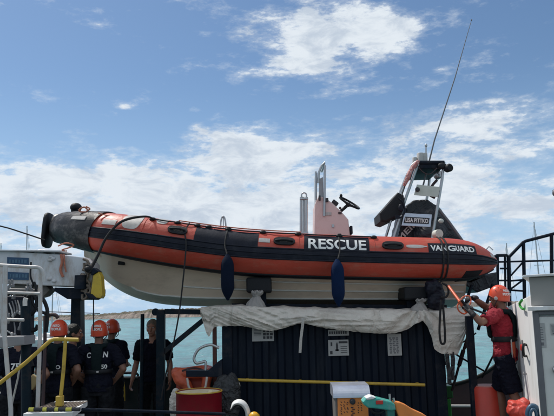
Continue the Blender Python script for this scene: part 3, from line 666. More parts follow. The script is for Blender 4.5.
def tframe(i):
    a = TP[max(0,i-1)]; b_ = TP[min(NP-1,i+1)]; t_ = (b_-a).normalized()
    out = t_.cross(V((0,0,1))).normalized()      # refined below so that it points outboard
    cen = V((min(TP[i].x+5, 0.0)+0.0, YC, TP[i].z))
    if out.y > 0 and TP[i].y < YC-0.2 or out.y < 0 and TP[i].y > YC+0.2 or (abs(TP[i].y-YC) <= 0.2 and out.x > 0): out = -out
    upv = out.cross(t_).normalized()
    if upv.z < 0: upv = -upv
    return out, upv
FR = [tframe(i) for i in range(NP)]
# arc parameter along world x of the near side -> fractional index
def idx_at(px):
    best = 0; bd = 1e9
    for i in range(NP//2):
        p = TP[i]; d = p-EYE; w_ = d.dot(fw); q = 277+F*d.dot(rt)/w_
        if abs(q-px) < bd: bd = abs(q-px); best = i
    # refine
    def pxof(i):
        d = TP[i]-EYE; return 277+F*d.dot(rt)/d.dot(fw)
    j = best+1 if pxof(best) > px else best-1
    j = max(0, min(NP-1, j)); a, b_ = pxof(best), pxof(j)
    if abs(b_-a) < 1e-6: return float(best)
    return best+(j-best)*(px-a)/(b_-a)
def tsurf(fi, phi, off=0.0):
    i = max(0, min(NP-2, int(fi))); u = fi-i
    p = TP[i].lerp(TP[i+1], u); r = TR[i]+(TR[i+1]-TR[i])*u+off
    o = FR[i][0].lerp(FR[i+1][0], u).normalized(); v = FR[i][1].lerp(FR[i+1][1], u).normalized()
    return p+o*(math.cos(phi)*r)+v*(math.sin(phi)*r)
def phi_at(px, py):
    """angle on the near tube that shows at this height"""
    fi = idx_at(px); best = None
    for k in range(-90, 100, 1):
        q = tsurf(fi, math.radians(k)); d = q-EYE; w_ = d.dot(fw); y_ = 208-F*d.dot(up)/w_
        if best is None or abs(y_-py) < best[0]: best = (abs(y_-py), k)
    return math.radians(best[1])
rd = math.radians
ANG = [rd(a) for a in (-180,-160,-140,-120,-100,-84,-72,-60,-52,-44,-36,-28,-20,-13,-5,4,12,20,30,40,50,60,70,80,90,105,120,140,160)]
bm = bmn(); rings = []
for i in range(NP):
    rings.append([bm.verts.new(TP[i]+FR[i][0]*math.cos(a)*TR[i]+FR[i][1]*math.sin(a)*TR[i]) for a in ANG])
for i in range(NP-1):
    for k in range(len(ANG)):
        k2 = (k+1) % len(ANG); f = bm.faces.new((rings[i][k], rings[i][k2], rings[i+1][k2], rings[i+1][k])); f.smooth = True
        a = ANG[k]; f.material_index = 1 if (rd(-14) < a < rd(11)) or a < rd(-61) and a > rd(-101) else 0
bm.faces.new(rings[0]); bm.faces.new(rings[-1][::-1])
part("inflatable_tube", bm, [orange_rub, navy_rub], boat, auto=False)
# raised rubbing strakes on the navy band, both sides
def strip(fi0, fi1, phi, r, mats, name, n=200, seg=8):
    bm = bmn(); pts = [tsurf(fi0+(fi1-fi0)*k/n, phi) for k in range(n+1)]; tube(bm, pts, r, seg); return part(name, bm, mats, boat)
E = NP-1
strip(7, E-7, rd(11.5), 0.011, navy_rub, "rubbing_strake"); strip(7, E-7, rd(-14), 0.012, navy_rub, "rubbing_strake"); strip(7, E-7, rd(-1), 0.009, navy_rub, "rubbing_strake")
strip(10, E-10, rd(-62), 0.014, black_rub, "rubbing_strake")
def patch(px0, px1, ph0, ph1, m, name, off=0.005, n=14, k=8, slant0=0, slant1=0, mirror=False, label=None, shape=None):
    """a sheet glued on the tube between two stations and two angles"""
    bm = bmn(); g = []
    for i in range(n+1):
        row = []
        for j in range(k+1):
            v = j/k; u = i/n
            a = px0+slant0*v; b_ = px1+slant1*v
            fi = idx_at(a+(b_-a)*u); ph = ph0+(ph1-ph0)*v
            if shape: 
                s = shape(u); mid = (ph0+ph1)/2; ph = mid+(ph-mid)*s
            row.append((fi, ph))
        g.append(row)
    top = [[bm.verts.new(tsurf(a,b_,off)) for a,b_ in row] for row in g]; bot = [[bm.verts.new(tsurf(a,b_,-0.004)) for a,b_ in row] for row in g]
    for i in range(n):
        for j in range(k):
            f = bm.faces.new((top[i][j],top[i+1][j],top[i+1][j+1],top[i][j+1])); f.smooth = True
    for i in range(n):
        for j in (0,k): bm.faces.new((top[i][j],top[i+1][j],bot[i+1][j],bot[i][j]))
    for j in range(k):
        for i in (0,n): bm.faces.new((top[i][j],top[i][j+1],bot[i][j+1],bot[i][j]))
    return part(name, bm, m, boat, label=label)
pa = phi_at
patch(196, 258, rd(11), pa(225,230.8), navy_rub, "anti_slip_patch", n=40, label="dark patch on the tube top")
patch(303, 366.5, pa(330,252), pa(330,236.6), navy_rub, "name_patch", n=40, label="dark patch behind the RESCUE lettering")
patch(424, 467.5, pa(445,253.6), pa(445,243.8), navy_rub, "name_patch", off=0.004, n=24, label="dark patch behind the VANGUARD lettering")
patch(454, 470, pa(460,281.5), pa(460,271), black_rub, "tube_patch", slant0=4, slant1=5)
# lettering
def on_tube(px0, px1, py, off):
    f0 = idx_at(px0); f1 = idx_at(px1); fm = (f0+f1)/2; ph = pa((px0+px1)/2, py)
    A = tsurf(f0, ph); B = tsurf(f1, ph); w = (B-A).length
    def f(u, v):
        fi = idx_cache(px0+(px1-px0)*(u/w+0.5)); return tsurf(fi, ph+v/TR[int(fm)], off)
    return f, w
_c = {}
def idx_cache(px):
    k = round(px*4)
    if k not in _c: _c[k] = idx_at(k/4.0)
    if k+1 not in _c: _c[k+1] = idx_at((k+1)/4.0)
    if k-1 not in _c: _c[k-1] = idx_at((k-1)/4.0)
    u = px*4-k
    return _c[k]+(_c[k+1]-_c[k])*u if u >= 0 else _c[k]+(_c[k-1]-_c[k])*(-u)
f, w = on_tube(307, 363.5, 244.3, 0.009)
bm = text_bm("RESCUE", w, 0.155, f, bold=0.02, cuts=3); part("lettering", bm, white_ink, boat, auto=False)
f, w = on_tube(426, 465.5, 248.6, 0.008)
bm = text_bm("VANGUARD", w, 0.083, f, bold=0.035, cuts=2); part("lettering", bm, white_ink, boat, auto=False)
# oval grab handles, grey reflective patches
oval = lambda u: max(0.05, (1-abs(2*u-1)**4))**0.5
for a, b_, py0, py1 in ((169.5,188.5,234.3,227.7),(273,294,245.2,238.8),(379,400,249.5,243),):
    m_ = (a+b_)/2
    h = patch(a, b_, pa(m_,py0), pa(m_,py1), black_rub, "grab_handle", off=0.03, n=22, k=8, shape=oval)
    bm = bmn(); pts = [tsurf(idx_at(a+2+(b_-a-4)*k/10), pa(m_,(py0+py1)/2), 0.035+0.02*math.sin(PI*k/10)) for k in range(11)]; tube(bm, pts, 0.014, 8)
    bmesh.ops.translate(bm, vec=-root_loc(boat), verts=bm.verts); _mk("grip", bm, black_rub, h)
patch(258.5, 269.5, pa(264,242.3), pa(264,238.5), grey_ink, "reflector")
patch(112.5, 123, pa(118,224.6), pa(118,219.8), grey_ink, "reflector")
patch(127, 144, pa(135,228.5), pa(135,216.0), grey_ink, "emblem", shape=oval, n=18)
patch(484, 490, pa(487,257.5), pa(487,255.0), grey_ink, "reflector")
patch(156, 167, pa(161,224), pa(161,219.0), grey_ink, "reflector", shape=oval, n=12)
patch(403, 423, pa(412,248.2), pa(412,245.0), grey_ink, "reflector", shape=lambda u: 0.35+0.65*math.sin(PI*min(1,u*1.1+0.05))**0.5, n=18)
# seams of the tube chambers
for px in (147, 213, 298, 372):
    bm = bmn(); fi = idx_at(px); tube(bm, [tsurf(fi, rd(a), 0.0015) for a in range(14, 130, 6)], 0.0035, 6); part("seam", bm, orange_rub, boat)
# bow hood: scuffed fabric wrapped over the bow
i0 = idx_at(109.0); i1 = E-i0; bm = bmn(); n = 60; K = 22; g = []
for i in range(n+1):
    row = []
    for j in range(K+1):
        ph = rd(-80+(185+15)*j/K)
        sl = -0.6*(1-j/K)*1.5      # slanted aft edge
        fi = i0+sl*-2.0+(i1-i0+sl*4.0)*i/n
        row.append(bm.verts.new(tsurf(fi, ph, 0.018+0.006*noise.noise(V((fi*0.6, ph*3, 1))))))
    g.append(row)
for i in range(n):
    for j in range(K):
        f = bm.faces.new((g[i][j],g[i+1][j],g[i+1][j+1],g[i][j+1])); f.smooth = True
bmesh.ops.solidify(bm, geom=bm.faces[:], thickness=0.006)
for f in bm.faces: f.smooth = True
hood = part("bow_hood", bm, hood_m, boat)
patch(85, 98, pa(91,220.5), pa(91,217.6), grey_ink, "reflector", off=0.028)
# blunt nose between the hood and the bow fender
bm = bmn(); prof = []
for k in range(32):
    a = 2*PI*k/32; cx, cy = math.cos(a), math.sin(a)
    prof.append(V((-3.40, YC+0.22*math.copysign(abs(cx)**0.7, cx), P(60,228.5,YC).z+0.222*math.copysign(abs(cy)**0.8, cy))))
prism(bm, prof, V((0.42,0,0.0)), bev=0.04, smooth=True); part("bow_nose", bm, hood_m, boat)
# canvas dodger over the bow between the tubes
bm = bmn(); g = []; n = 26; m = 20
for i in range(n+1):
    px = 88+(130-88)*i/n; row = []
    for j in range(m+1):
        v = j/m; yy = 9.0+(2*(YC-9.0))*v if i > 3 else 9.3+(2*(YC-9.3))*v
        x = P(px, 212, YC).x
        yt_ = 209.5+abs(px-76)*(0.25 if px < 76 else 0.13)
        z = P(px, yt_, YC).z-0.14*(1-max(0,math.sin(PI*v))**0.6)+0.02*noise.noise(V((x*3, yy*3, 1)))
        z -= 0.07+0.10*max(0, (98-px)/9)**2
        row.append(bm.verts.new((x, yy, z)))
    g.append(row)
for i in range(n):
    for j in range(m):
        f = bm.faces.new((g[i][j],g[i+1][j],g[i+1][j+1],g[i][j+1])); f.smooth = True
bmesh.ops.solidify(bm, geom=bm.faces[:], thickness=0.01)
part("bow_dodger", bm, mat("weathered_brown_canvas",(0.13,0.11,0.10),0.8,var=0.2,bump=0.4,bscale=30), boat)
bm = bmn(); ell(bm, P(76,207.5,9.6), (0.085,0.10,0.07)); box(bm, P(76,209,9.6), (0.12,0.14,0.12), bev=0.02); part("bow_bollard", bm, black_rub, boat)
# thick bow fender
bm = bmn(); c = P(48,230.5,YC); R3 = Matrix.Rotation(rd(4),3,'Y')
prof = []
for k in range(24):
    a = 2*PI*k/24; cx, cy = math.cos(a), math.sin(a)
    prof.append(V((-0.035, 0.20*math.copysign(abs(cx)**0.6, cx), 0.27*math.copysign(abs(cy)**0.6, cy))))
prism(bm, [c+R3@p for p in prof], R3@V((0.07,0,0)), bev=0.028, smooth=True)
part("bow_fender", bm, black_rub, boat)
# -------- hull: deep V with strakes
stat = [ # px keel, keel py, chine half-breadth, chine py(at Y of chine), top px offset
 (84,256,0.02),(88,262,0.10),(95,270,0.2),(106,280.5,0.34),(120,290.5,0.5),(138,298.5,0.54),(162,304,0.62),(195,306.3,0.67),(250,306.8,0.70),(320,307.2,0.70),(400,307.4,0.70),(452,307.4,0.70)]
bm = bmn(); rows = []; K_ = catmull([V(s) for s in stat], 5)
def tube_c(x):
    best = min(range(NP//2), key=lambda i: abs(TP[i].x-x)); return TP[best]
for s in K_:
    kp = P(s[0], s[1], YC); hb = s[2]; tc_ = tube_c(kp.x)
    ztop = tc_.z-0.17; ytop = max(min(0.93, YC-tc_.y-0.10), 0.02) if kp.x > TP[NP//2-6].x else 0.02
    ytop = max(hb, min(ytop, hb+0.35)); zch = kp.z+max(0.03, 0.10+0.0*hb)*min(1, hb/0.4)+ (0.20*max(0, 1-hb/0.75))
    zch = min(zch, ztop-0.03) if ztop-0.03 > kp.z else kp.z+0.01
    sec = [(ytop, ztop), (hb+0.5*(ytop-hb), ztop+(zch-ztop)*0.5), (hb, zch), (hb-0.045*min(1,hb*2), zch-0.004), (hb*0.62, kp.z+(zch-kp.z)*0.60), (hb*0.62-0.03*min(1,hb*2), kp.z+(zch-kp.z)*0.53), (hb*0.32, kp.z+(zch-kp.z)*0.3), (hb*0.32-0.025*min(1,hb*2), kp.z+(zch-kp.z)*0.23), (0, kp.z)]
    full = [(-y, z) for y, z in sec] + [(y, z) for y, z in sec[-2::-1]]
    rows.append([bm.verts.new((kp.x, YC+y, z)) for y, z in full])
for a, b_ in zip(rows, rows[1:]):
    for k in range(len(a)-1):
        f = bm.faces.new((a[k], b_[k], b_[k+1], a[k+1])); f.smooth = True
    bm.faces.new((a[0], a[-1], b_[-1], b_[0]))
bm.faces.new(rows[-1]); bm.faces.new(rows[0][::-1])
o = part("hull", bm, grp, boat); o.data.set_sharp_from_angle(angle=rd(14))
HROWS = [[(v.co if False else None)] for v in []]
# pale spray rails along the near and far bottom
def hull_pt(px, side, frac):
    s = min(K_, key=lambda q: abs(q.x-px)); kp = P(px, s.y, YC); hb = s.z
    tc_ = tube_c(kp.x); ztop = tc_.z-0.17
    ytop = max(hb, min(max(min(0.93, YC-tc_.y-0.10), 0.02), hb+0.35)); zch = kp.z+0.10*min(1,hb/0.4)+(0.20*max(0,1-hb/0.75)); zch = min(zch, ztop-0.03)
    if frac <= 0.5:   # topside
        u = frac/0.5; return V((kp.x, YC+side*(ytop+(hb-ytop)*u), ztop+(zch-ztop)*u))
    u = (frac-0.5)/0.5; return V((kp.x, YC+side*hb*(1-u), zch+(kp.z-zch)*u))
for sd_ in (-1, 1):
    for fr, x0_, x1_ in ((0.5, 140, 450), (0.36, 190, 450), (0.22, 225, 450)):
        bm = bmn(); tube(bm, [hull_pt(x0_+(x1_-x0_)*k/60, sd_, fr)+V((0,sd_*0.008,0)) for k in range(61)], 0.013, 6); part("spray_rail", bm, strake_m, boat)
bm = bmn(); c = hull_pt(133, -1, 0.2); box(bm, c+V((0,-0.01,0)), (0.10,0.03,0.05), bev=0.01, rot=Matrix.Rotation(rd(6),3,'Y')); part("drain_fitting", bm, black_rub, boat)
bm = bmn(); c = hull_pt(237, -1, 0.3); box(bm, c+V((0,-0.01,0)), (0.03,0.03,0.09)); box(bm, c+V((0.04,-0.01,0.05)), (0.12,0.03,0.02)); part("bracket", bm, brown_p, boat)
# inner deck
bm = bmn(); dk = [V((p.x, p.y+0.1, p.z+0.02)) for p in TP[6:NP//2-3:4]]; dkf = [V((p.x, 2*YC-p.y, p.z)) for p in dk][::-1]
prism(bm, dk+dkf, (0,0,-0.05)); part("cockpit_deck", bm, frame_m, boat)
# stern platform and tarp bag behind the tube ends
bm = bmn(); prism(bm, PS([(455,283.5),(463,283.5),(478,292.5),(498,285),(497,272),(480,276),(470,281)], 9.35), (0,1.0,0), bev=0.02); bmesh.ops.subdivide_edges(bm, edges=bm.edges, cuts=2, use_grid_fill=True)
part("outdrive_cover", bm, tarp_navy, boat)
bm = bmn(); tube(bm, PS([(486,250),(489,246.5),(493,250)], 9.2), 0.008, 6); part("tow_eye", bm, steel, boat)
bm = bmn(); prism(bm, PS([(436,281),(452,282),(462,283.5),(449,290),(440,292)], 9.3), (0,0.8,0), bev=0.015); part("transom", bm, orange_rub, boat)
# -------- console
con = None
Yn = 9.5; Yf = 0.62
bm = bmn(); prism(bm, PS([(314.5,240),(315,204),(318.5,196.5),(325,197),(333,203.5),(342,212),(348.5,219.5),(350.5,240)], Yn), (0,Yf,0), bev=0.018)
con = part("console", bm, console_m, boat)
def sub(name, bm, m, par):
    bmesh.ops.translate(bm, vec=-root_loc(par), verts=bm.verts); return _mk(name, bm, m, par)
bm = bmn(); prism(bm, PS([(315.6,203),(315.8,173),(317.2,173),(317.2,203)], Yn+0.06), (0,Yf-0.12,0)); prism(bm, PS([(318.6,204),(319,179),(323,177),(323.4,204)], Yn+0.02), (0,0.03,0)); sub("windscreen", bm, acryl, con)
bm = bmn()
for yy in (Yn-0.015, Yn+Yf+0.015):
    tube(bm, PS([(318.2,183),(318.8,173),(321.5,166),(324.6,162.5),(324.9,166),(324.2,216)], yy), 0.019, 8)
tube(bm, [P(324.6,163,Yn), P(324.6,163,Yn)+V((0,Yf,0))], 0.014, 8); tube(bm, PS([(315.8,200),(315.8,171.5)], Yn-0.01), 0.015, 8)
sub("grab_frame", bm, steel, con)
bm = bmn(); box(bm, P(326,200,Yn-0.01), (0.07,0.03,0.06), bev=0.006); sub("instrument", bm, black_ink, con); bm = bmn(); box(bm, P(319.6,198,Yn-0.02),(0.03,0.04,0.07)); sub("switch", bm, black_ink, con); bm = bmn(); box(bm, P(335,203,Yn+0.3), (0.10,0.14,0.05), bev=0.01, rot=Matrix.Rotation(rd(40),3,'Y')); sub("instrument", bm, black_ink, con)
bm = bmn(); ell(bm, P(340,208,Yn-0.01), (0.02,0.012,0.02)); box(bm, P(340,213,Yn-0.005), (0.05,0.01,0.03)); sub("label_plate", bm, brown_p, con)
bm = bmn(); box(bm, P(333,226,Yn-0.008), (0.035,0.014,0.05), bev=0.004); sub("latch", bm, steel, con)
bm = bmn(); box(bm, P(328,214,Yn-0.006), (0.10,0.008,0.05), bev=0.003); sub("label_plate", bm, grey_ink, con)

bm = bmn(); wc = P(349.5,203,Yn+0.25); nrm = (P(352,197,Yn+0.25)-P(344,212,Yn+0.25)); nrm = V((0.50,-0.30,0.80)).normalized(); s1 = nrm.cross(V((0,1,0))).normalized(); s2 = nrm.cross(s1)
RW = 0.165
tube(bm, [wc+s1*math.cos(2*PI*k/32)*RW+s2*math.sin(2*PI*k/32)*RW for k in range(32)], 0.016, 8, closed=True)
for k in range(3):
    a = 2*PI*k/3+0.5; tube(bm, [wc-nrm*0.04, wc+(s1*math.cos(a)+s2*math.sin(a))*RW*0.98], 0.012, 6)
ell(bm, wc-nrm*0.03, (0.035,0.035,0.035)); tube(bm, [wc-nrm*0.02, P(341,211,Yn+0.25)], 0.024, 8); ell(bm, wc+s1*RW+nrm*0.03, (0.022,0.022,0.03))
sub("steering_wheel", bm, black_rub, con)
bm = bmn(); box(bm, P(350.3,231,Yn+0.2), (0.04,0.3,0.12), bev=0.01); sub("switch_box", bm, navy_rub, con)
# seat post cluster of upright tubes with a ring
bm = bmn(); Yp = 9.6
for i, px in enumerate((300.8,303.6,306.4)):
    tube(bm, PS([(px,240),(px+0.2,197)], Yp+0.02*(i%2)), 0.019, 10)
box(bm, P(303.8,233,Yp), (0.13,0.08,0.03)); box(bm, P(303.9,199,Yp), (0.125,0.07,0.025), bev=0.005)
c = P(304,195.5,Yp); tube(bm, [c+V((0.038*math.cos(a),0,0.042*math.sin(a))) for a in [2*PI*k/20 for k in range(20)]], 0.011, 8, closed=True)
part("tow_post", bm, steel, boat)
bm = bmn(); tube(bm, PS([(220.6,231),(220.8,222),(222,217.5),(223.3,216.5),(224.6,218),(225.6,223),(226,231)], 10.3), 0.013, 8, smooth=3); tube(bm, PS([(223.3,231),(223.3,217)], 10.3), 0.008, 6); part("far_handrail", bm, steel, boat)
# -------- A-frame at the stern
Ya, Yb = 9.35, 10.25
fr_ = None
def two(pts, r, name, m=steel, both=True):
    for yy in ((0, Yb-Ya) if both else (0,)):
        bm = bmn(); tube(bm, [P(a[0], a[1], Ya)+V((0,yy,0)) for a in pts], r, 10); sub("leg", bm, steel, af)
bm = bmn()
for py, a, b_ in ((162.5,418.5,444.2),):
    for yy in (0, Yb-Ya): tube(bm, [P(a,py,Ya)+V((0,yy,0)), P(b_,py,Ya)+V((0,yy,0))], 0.03, 8)
box(bm, (P(418.5,165.5,Ya)+P(443,165.5,Ya))/2+V((0,(Yb-Ya)/2,0)), ((P(443,165,Ya)-P(418.5,165,Ya)).length, Yb-Ya, 0.085), bev=0.01)
af = part("roll_bar", bm, navy_p, boat)
two([(393,240),(403,206),(413.5,176),(418.5,163)], 0.022, "x"); two([(431.8,240),(438,204),(442,180),(444,162)], 0.022, "x"); two([(384.5,240),(395,207),(405,184),(411,166),(416,161.5)], 0.013, "x", both=False)
pale = mat("faded_green_white_board",(0.50,0.52,0.47),0.6,var=0.06,dirt=(0.3,0.36,0.28),dirtamt=0.5,dscale=8)
bm = bmn(); prism(bm, PS([(414,195),(417,184.5),(440.5,187),(438,197)], Ya-0.03), (0,0.012,0), bev=0.002); sub("board", bm, pale, af)
bm = bmn(); c = P(417.5,189.5,Ya-0.05); ell(bm, c, (0.035,0.02,0.035)); sub("lamp_socket", bm, black_ink, af)
bm = bmn(); prism(bm, PS([(401.5,225.5),(404.5,213),(432,214.5),(430.5,227)], Ya-0.03), (0,0.015,0), bev=0.002); nb = sub("name_board", bm, silver, af)
bm = bmn(); prism(bm, PS([(403.6,223),(405.2,216.6),(429.6,218),(428.8,224)], Ya-0.036), (0,0.005,0)); sub("name_board_face", bm, black_ink, af)
A_ = P(405.5,219.8,Ya-0.04); B_ = P(428.2,221.0,Ya-0.04); du = (B_-A_).normalized(); dv = V((0,-1,0)).cross(du)*-1
dv = V((-du.z*0+0.05,0,1)).normalized()
bm = text_bm("LISA PITTKO", (B_-A_).length, 0.062, lambda u,v: (A_+B_)/2+du*u+dv*v+V((0.008*v,0,0)), bold=0.03, cuts=0); sub("lettering", bm, white_ink, af)
# small gear on the frame
bm = bmn(); tube(bm, PS([(426,164),(426,146)], 9.8), 0.012, 8); ell(bm, P(426,145.5,9.8), (0.022,0.022,0.03)); part("navigation_light", bm, steel, boat)
for (px, py, r, h) in ((414.8,161,0.036,0.11),(420.5,158,0.055,0.15),(424.5,157.5,0.045,0.13)):
    bm = bmn(); c = P(px,py,9.75); lathe(bm, [(r*0.7,-h/2-0.05),(r*0.7,-h/2),(r,-h/2),(r*1.02,h/2-0.01),(r*0.9,h/2)], c, 20); part("antenna_dome", bm, mat("grey_white_plastic",(0.45,0.44,0.42),0.5), boat)
bm = bmn(); a = P(423,186,9.7); b_ = P(434.5,140,9.7); c = P(471.5,20,9.7); tube(bm, [a, b_, b_.lerp(c,0.5)+V((0.02,0,0)), c], [0.013,0.011,0.008,0.004], 8); ell(bm, c, (0.01,0.01,0.015)); part("whip_antenna", bm, frame_m, boat)
bm = bmn(); lathe(bm, [(0.02,-0.05),(0.058,-0.045),(0.06,0.03),(0.045,0.05)], P(448.5,168,9.3), 20, axis=(0.3,-1,0)); ell(bm, P(442,166,9.32), (0.07,0.04,0.05)); part("searchlight", bm, black_rub, boat)
bm = bmn(); c = P(438,175,9.5); lathe(bm, [(0.05,-0.05),(0.062,-0.03),(0.062,0.04),(0.05,0.05)], c, 20, axis=(0.4,-1,0.3)); part("horn", bm, steel, boat)
bm = bmn(); tube(bm, PS([(417,165),(423,172),(430,174),(437,168)], 9.3), 0.007, 6, smooth=4); part("cable", bm, brown_p, boat)
bm = bmn(); tube(bm, PS([(437,180),(432,186),(429,194),(435,198)], 9.5), 0.02, 8, smooth=3); part("cable", bm, brown_p, boat)
bm = bmn(); tube(bm, PS([(405,186),(402,196),(403,206)],9.3),0.008,6,smooth=3); part("cable", bm, rope_m, boat)
bm = bmn(); tube(bm, [P(404,186,9.31), P(408,177,9.28), P(411,170,9.3), P(417,163,9.3), P(418,160,9.3)], [0.02,0.035,0.028,0.03,0.02], 8, smooth=4); bm = remesh(bm, 0.008, 1, wr=0.012, wscale=30); part("ribbon", bm, mat("red_white_ribbon",(0.42,0.16,0.15),0.7,var=0.3,scale=30,dirt=(0.7,0.66,0.64),dirtamt=0.9,dscale=25), boat)
# black instrument case hanging on the forward side of the frame
bm = bmn(); prism(bm, PS([(379.6,213),(398,192),(404,195),(405.5,205),(401.5,215),(386,222.5),(380.5,221)], 9.3), (0,0.6,0), bev=0.03); part("equipment_case", bm, black_rub, boat)
bm = bmn(); ell(bm, P(401,208,9.22), (0.04,0.03,0.06)); tube(bm, PS([(398,198),(403,203),(405,212),(400,218)],9.2),0.012,6,smooth=3); box(bm,P(397.5,217,9.22),(0.06,0.04,0.05)); part("case_fitting", bm, navy_rub, boat)
# self-righting bag and engine cover: dark dome between the tubes
bm = bmn(); ell(bm, P(424,222,9.9), (0.30,0.46,0.30)); ell(bm, P(424,238,9.9), (0.38,0.55,0.32)); 
bm2 = prism(bm, PS([(396,244),(407,205),(414,200),(428,199.5),(437,206),(447,221),(465,244)], 9.55), (0,0.8,0))
bm = remesh(bm, 0.02, 4, wr=0.015, wscale=5); part("engine_cover", bm, tarp_navy, boat)
Yl = 9.47
bm = text_bm("MEIN", 0.40, 0.09, lambda u,v: P(408,230,Yl)+V((0.75*u-0.6*v+0.0,0,0.72*u+0.7*v)), bold=0.02, cuts=0); part("lettering", bm, grey_ink, boat)
bm = bmn(); tube(bm, PS([(416,236),(425,212)], 9.5), 0.018, 8); tube(bm, PS([(421,236),(429,214)], 9.5), 0.014, 8); part("cover_strut", bm, frame_m, boat)
bm = bmn(); tube(bm, PS([(437,207),(449,222),(464,243)], 9.38), 0.022, 8); part("backstay_strut", bm, frame_m, boat)
bm = bmn(); c = P(437.5,234,8.95); lathe(bm, [(0.03,-0.05),(0.06,-0.05),(0.06,0.05),(0.03,0.05)], c, 20, axis=(0.3,-1,0)); part("winch_roller", bm, pale, boat)
bm = bmn(); ell(bm, P(441,221,9.3), (0.04,0.03,0.035)); part("cover_knob", bm, pale, boat)
# lifelines draped along the tube top with little anchors
anch = [152,176,196,207,227,262,297,338,372]
for a, b_ in zip(anch, anch[1:]):
    bm = bmn(); n = 8; pts = []
    for k in range(n+1):
        u = k/n; px = a+(b_-a)*u; pts.append(tsurf(idx_at(px), rd(62)-0.10*math.sin(PI*u), 0.012+0.01*math.sin(PI*u)))
    tube(bm, pts, 0.009, 6); part("lifeline", bm, rope_m, boat)
for a in anch: bm = bmn(); ell(bm, tsurf(idx_at(a), rd(60), 0.01), (0.045,0.03,0.025)); part("line_anchor", bm, black_rub, boat)
bm = bmn(); tube(bm, [tsurf(idx_at(p_), rd(72), 0.02) for p_ in (176,200,230,262,300)], 0.008, 6, smooth=4); part("bow_line", bm, rope_o, boat)
bm = bmn(); tube(bm, PS([(88,210),(84,207),(79,210),(82,212),(90,212.5),(98,213.5),(88,214)], 9.0), 0.011, 6, smooth=4); tube(bm, PS([(86,206.5),(90,209),(86,212),(95,213.5)],8.98),0.010,6,smooth=4); tube(bm, PS([(98,213),(112,216.5),(140,219),(152,220)], 8.72), 0.008, 6, smooth=3); part("mooring_line", bm, rope_o, boat)
bm = bmn(); tube(bm, PS([(58,246),(66,243),(74,245),(68,248),(62,250),(65,253)], 8.98), 0.01, 6, smooth=4); tube(bm, PS([(64,250),(63,258),(62,266),(64,268)], 8.98), 0.014, 6, smooth=4); tube(bm, PS([(66,250),(66,260),(65,270)],8.96),0.008,6,smooth=3); part("bow_knot", bm, rope_o, boat)
# ------------------------------------------------------------------ fenders hung on the boat's side
def fender(px, y0, y1, m, label):
    Yd = 8.36; c0 = P(px,y0,Yd); c1 = P(px+0.8,y1,Yd); h = c0.z-c1.z
    t = thing("boat_fender", label, "fender", c1, group="fenders hanging on the rescue boat")
    r = 0.082
    bm = bmn(); prof = [(0.012,0),(0.03,0.03),(r*0.75,0.09),(r,0.16),(r*1.02,h*0.5),(r,h-0.14),(r*0.75,h-0.07),(0.03,h-0.02),(0.018,h)]
    pf = catmull([V((a,b_,0)) for a,b_ in prof], 3); lathe(bm, [(v.x,v.y) for v in pf], c1, 24); part("body", bm, m, t)
    bm = bmn(); top = tsurf(idx_at(px-1), rd(72), 0.01); s1_ = tsurf(idx_at(px-0.6), rd(40), 0.012); s2_ = tsurf(idx_at(px-0.4), rd(10), 0.014); tube(bm, [top, s1_, s2_, c0], 0.011, 6, smooth=3)
    box(bm, tsurf(idx_at(px), rd(60), 0.012), (0.05,0.04,0.06), bev=0.01); part("rope", bm, rope_m, t)
fender(227, 254, 300.5, blue_fender, "blackish navy fender on the boat's side, nearer the bow")
fender(338, 259, 306.5, blue_fender2, "brighter blue fender hanging under the RESCUE lettering")
# long lines
bm = bmn(); tube(bm, [tsurf(idx_at(187), rd(70), 0.01), tsurf(idx_at(186.5), rd(30), 0.01), P(186,248,8.4), P(182,290,8.38), P(178,320,8.4), P(172,350,8.4), P(165,378,8.4), P(161,400,8.4)], 0.010, 6, smooth=4)
single("hanging_line", bm, rope_m, "black line dropping from the boat's side to the deck at left", "rope")
bm = bmn(); tube(bm, [tsurf(idx_at(154), rd(58), 0.02), P(146,216.5,8.5), P(130,218.5,8.5), P(118,224,8.48), P(106,238,8.46), P(98,255,8.45), P(92,266,8.4), P(89,270,8.35)], [0.010,0.014,0.018,0.018,0.018,0.02,0.024,0.028], 8, smooth=5)
single("thick_lifting_line", bm, rope_m, "thick black line curving over the boat's bow side to the yellow block", "rope")
bm = bmn(); tube(bm, [P(-40,219,9.2), P(0,226,9.2), P(22,232.5,9.4), P(44.5,240,YC-0.3)], 0.010, 6, smooth=3); single("bow_wire", bm, rope_m, "thin black wire running from the left edge to the bow fender", "rope")
# straps at the stern cradle
bm = bmn()
for dx in (0, 3.4):
    pts = [tsurf(idx_at(437+dx), rd(a), 0.012) for a in (88,60,35,10,-15,-40,-62)]+[P(436+dx,283,8.6), P(437+dx,290,8.55)]
    tube(bm, pts, 0.012, 6, smooth=2)
single("lashing_straps", bm, rope_m, "twin dark lashing lines crossing the tube below the A-frame", "rope")
bm = bmn(); tube(bm, PS([(441,300),(440.3,312),(439.5,330),(440.5,341),(442.5,344),(445,341),(444.5,325),(443,305)], 8.2), 0.014, 8, smooth=4)
tube(bm, PS([(442,283),(447,286),(448.5,292),(446,297),(441,297)], 8.35), 0.014, 8, smooth=4)
single("rope_loop", bm, rope_m, "long black rope loop hanging over the canvas near its right end", "rope")
bm = bmn()
random.seed(5)
for k in range(9): ell(bm, P(433+random.uniform(-4,6), 291+random.uniform(-7,12), 8.55), (random.uniform(0.04,0.08),0.08,random.uniform(0.05,0.1)), u=12, v=8)
ell(bm, P(436,297,8.6), (0.11,0.12,0.2)); bm = remesh(bm, 0.012, 2, wr=0.02, wscale=20); single("strap_bundle", bm, navy_rub, "dark clump of straps and buckles beside the right cradle pad", "straps")
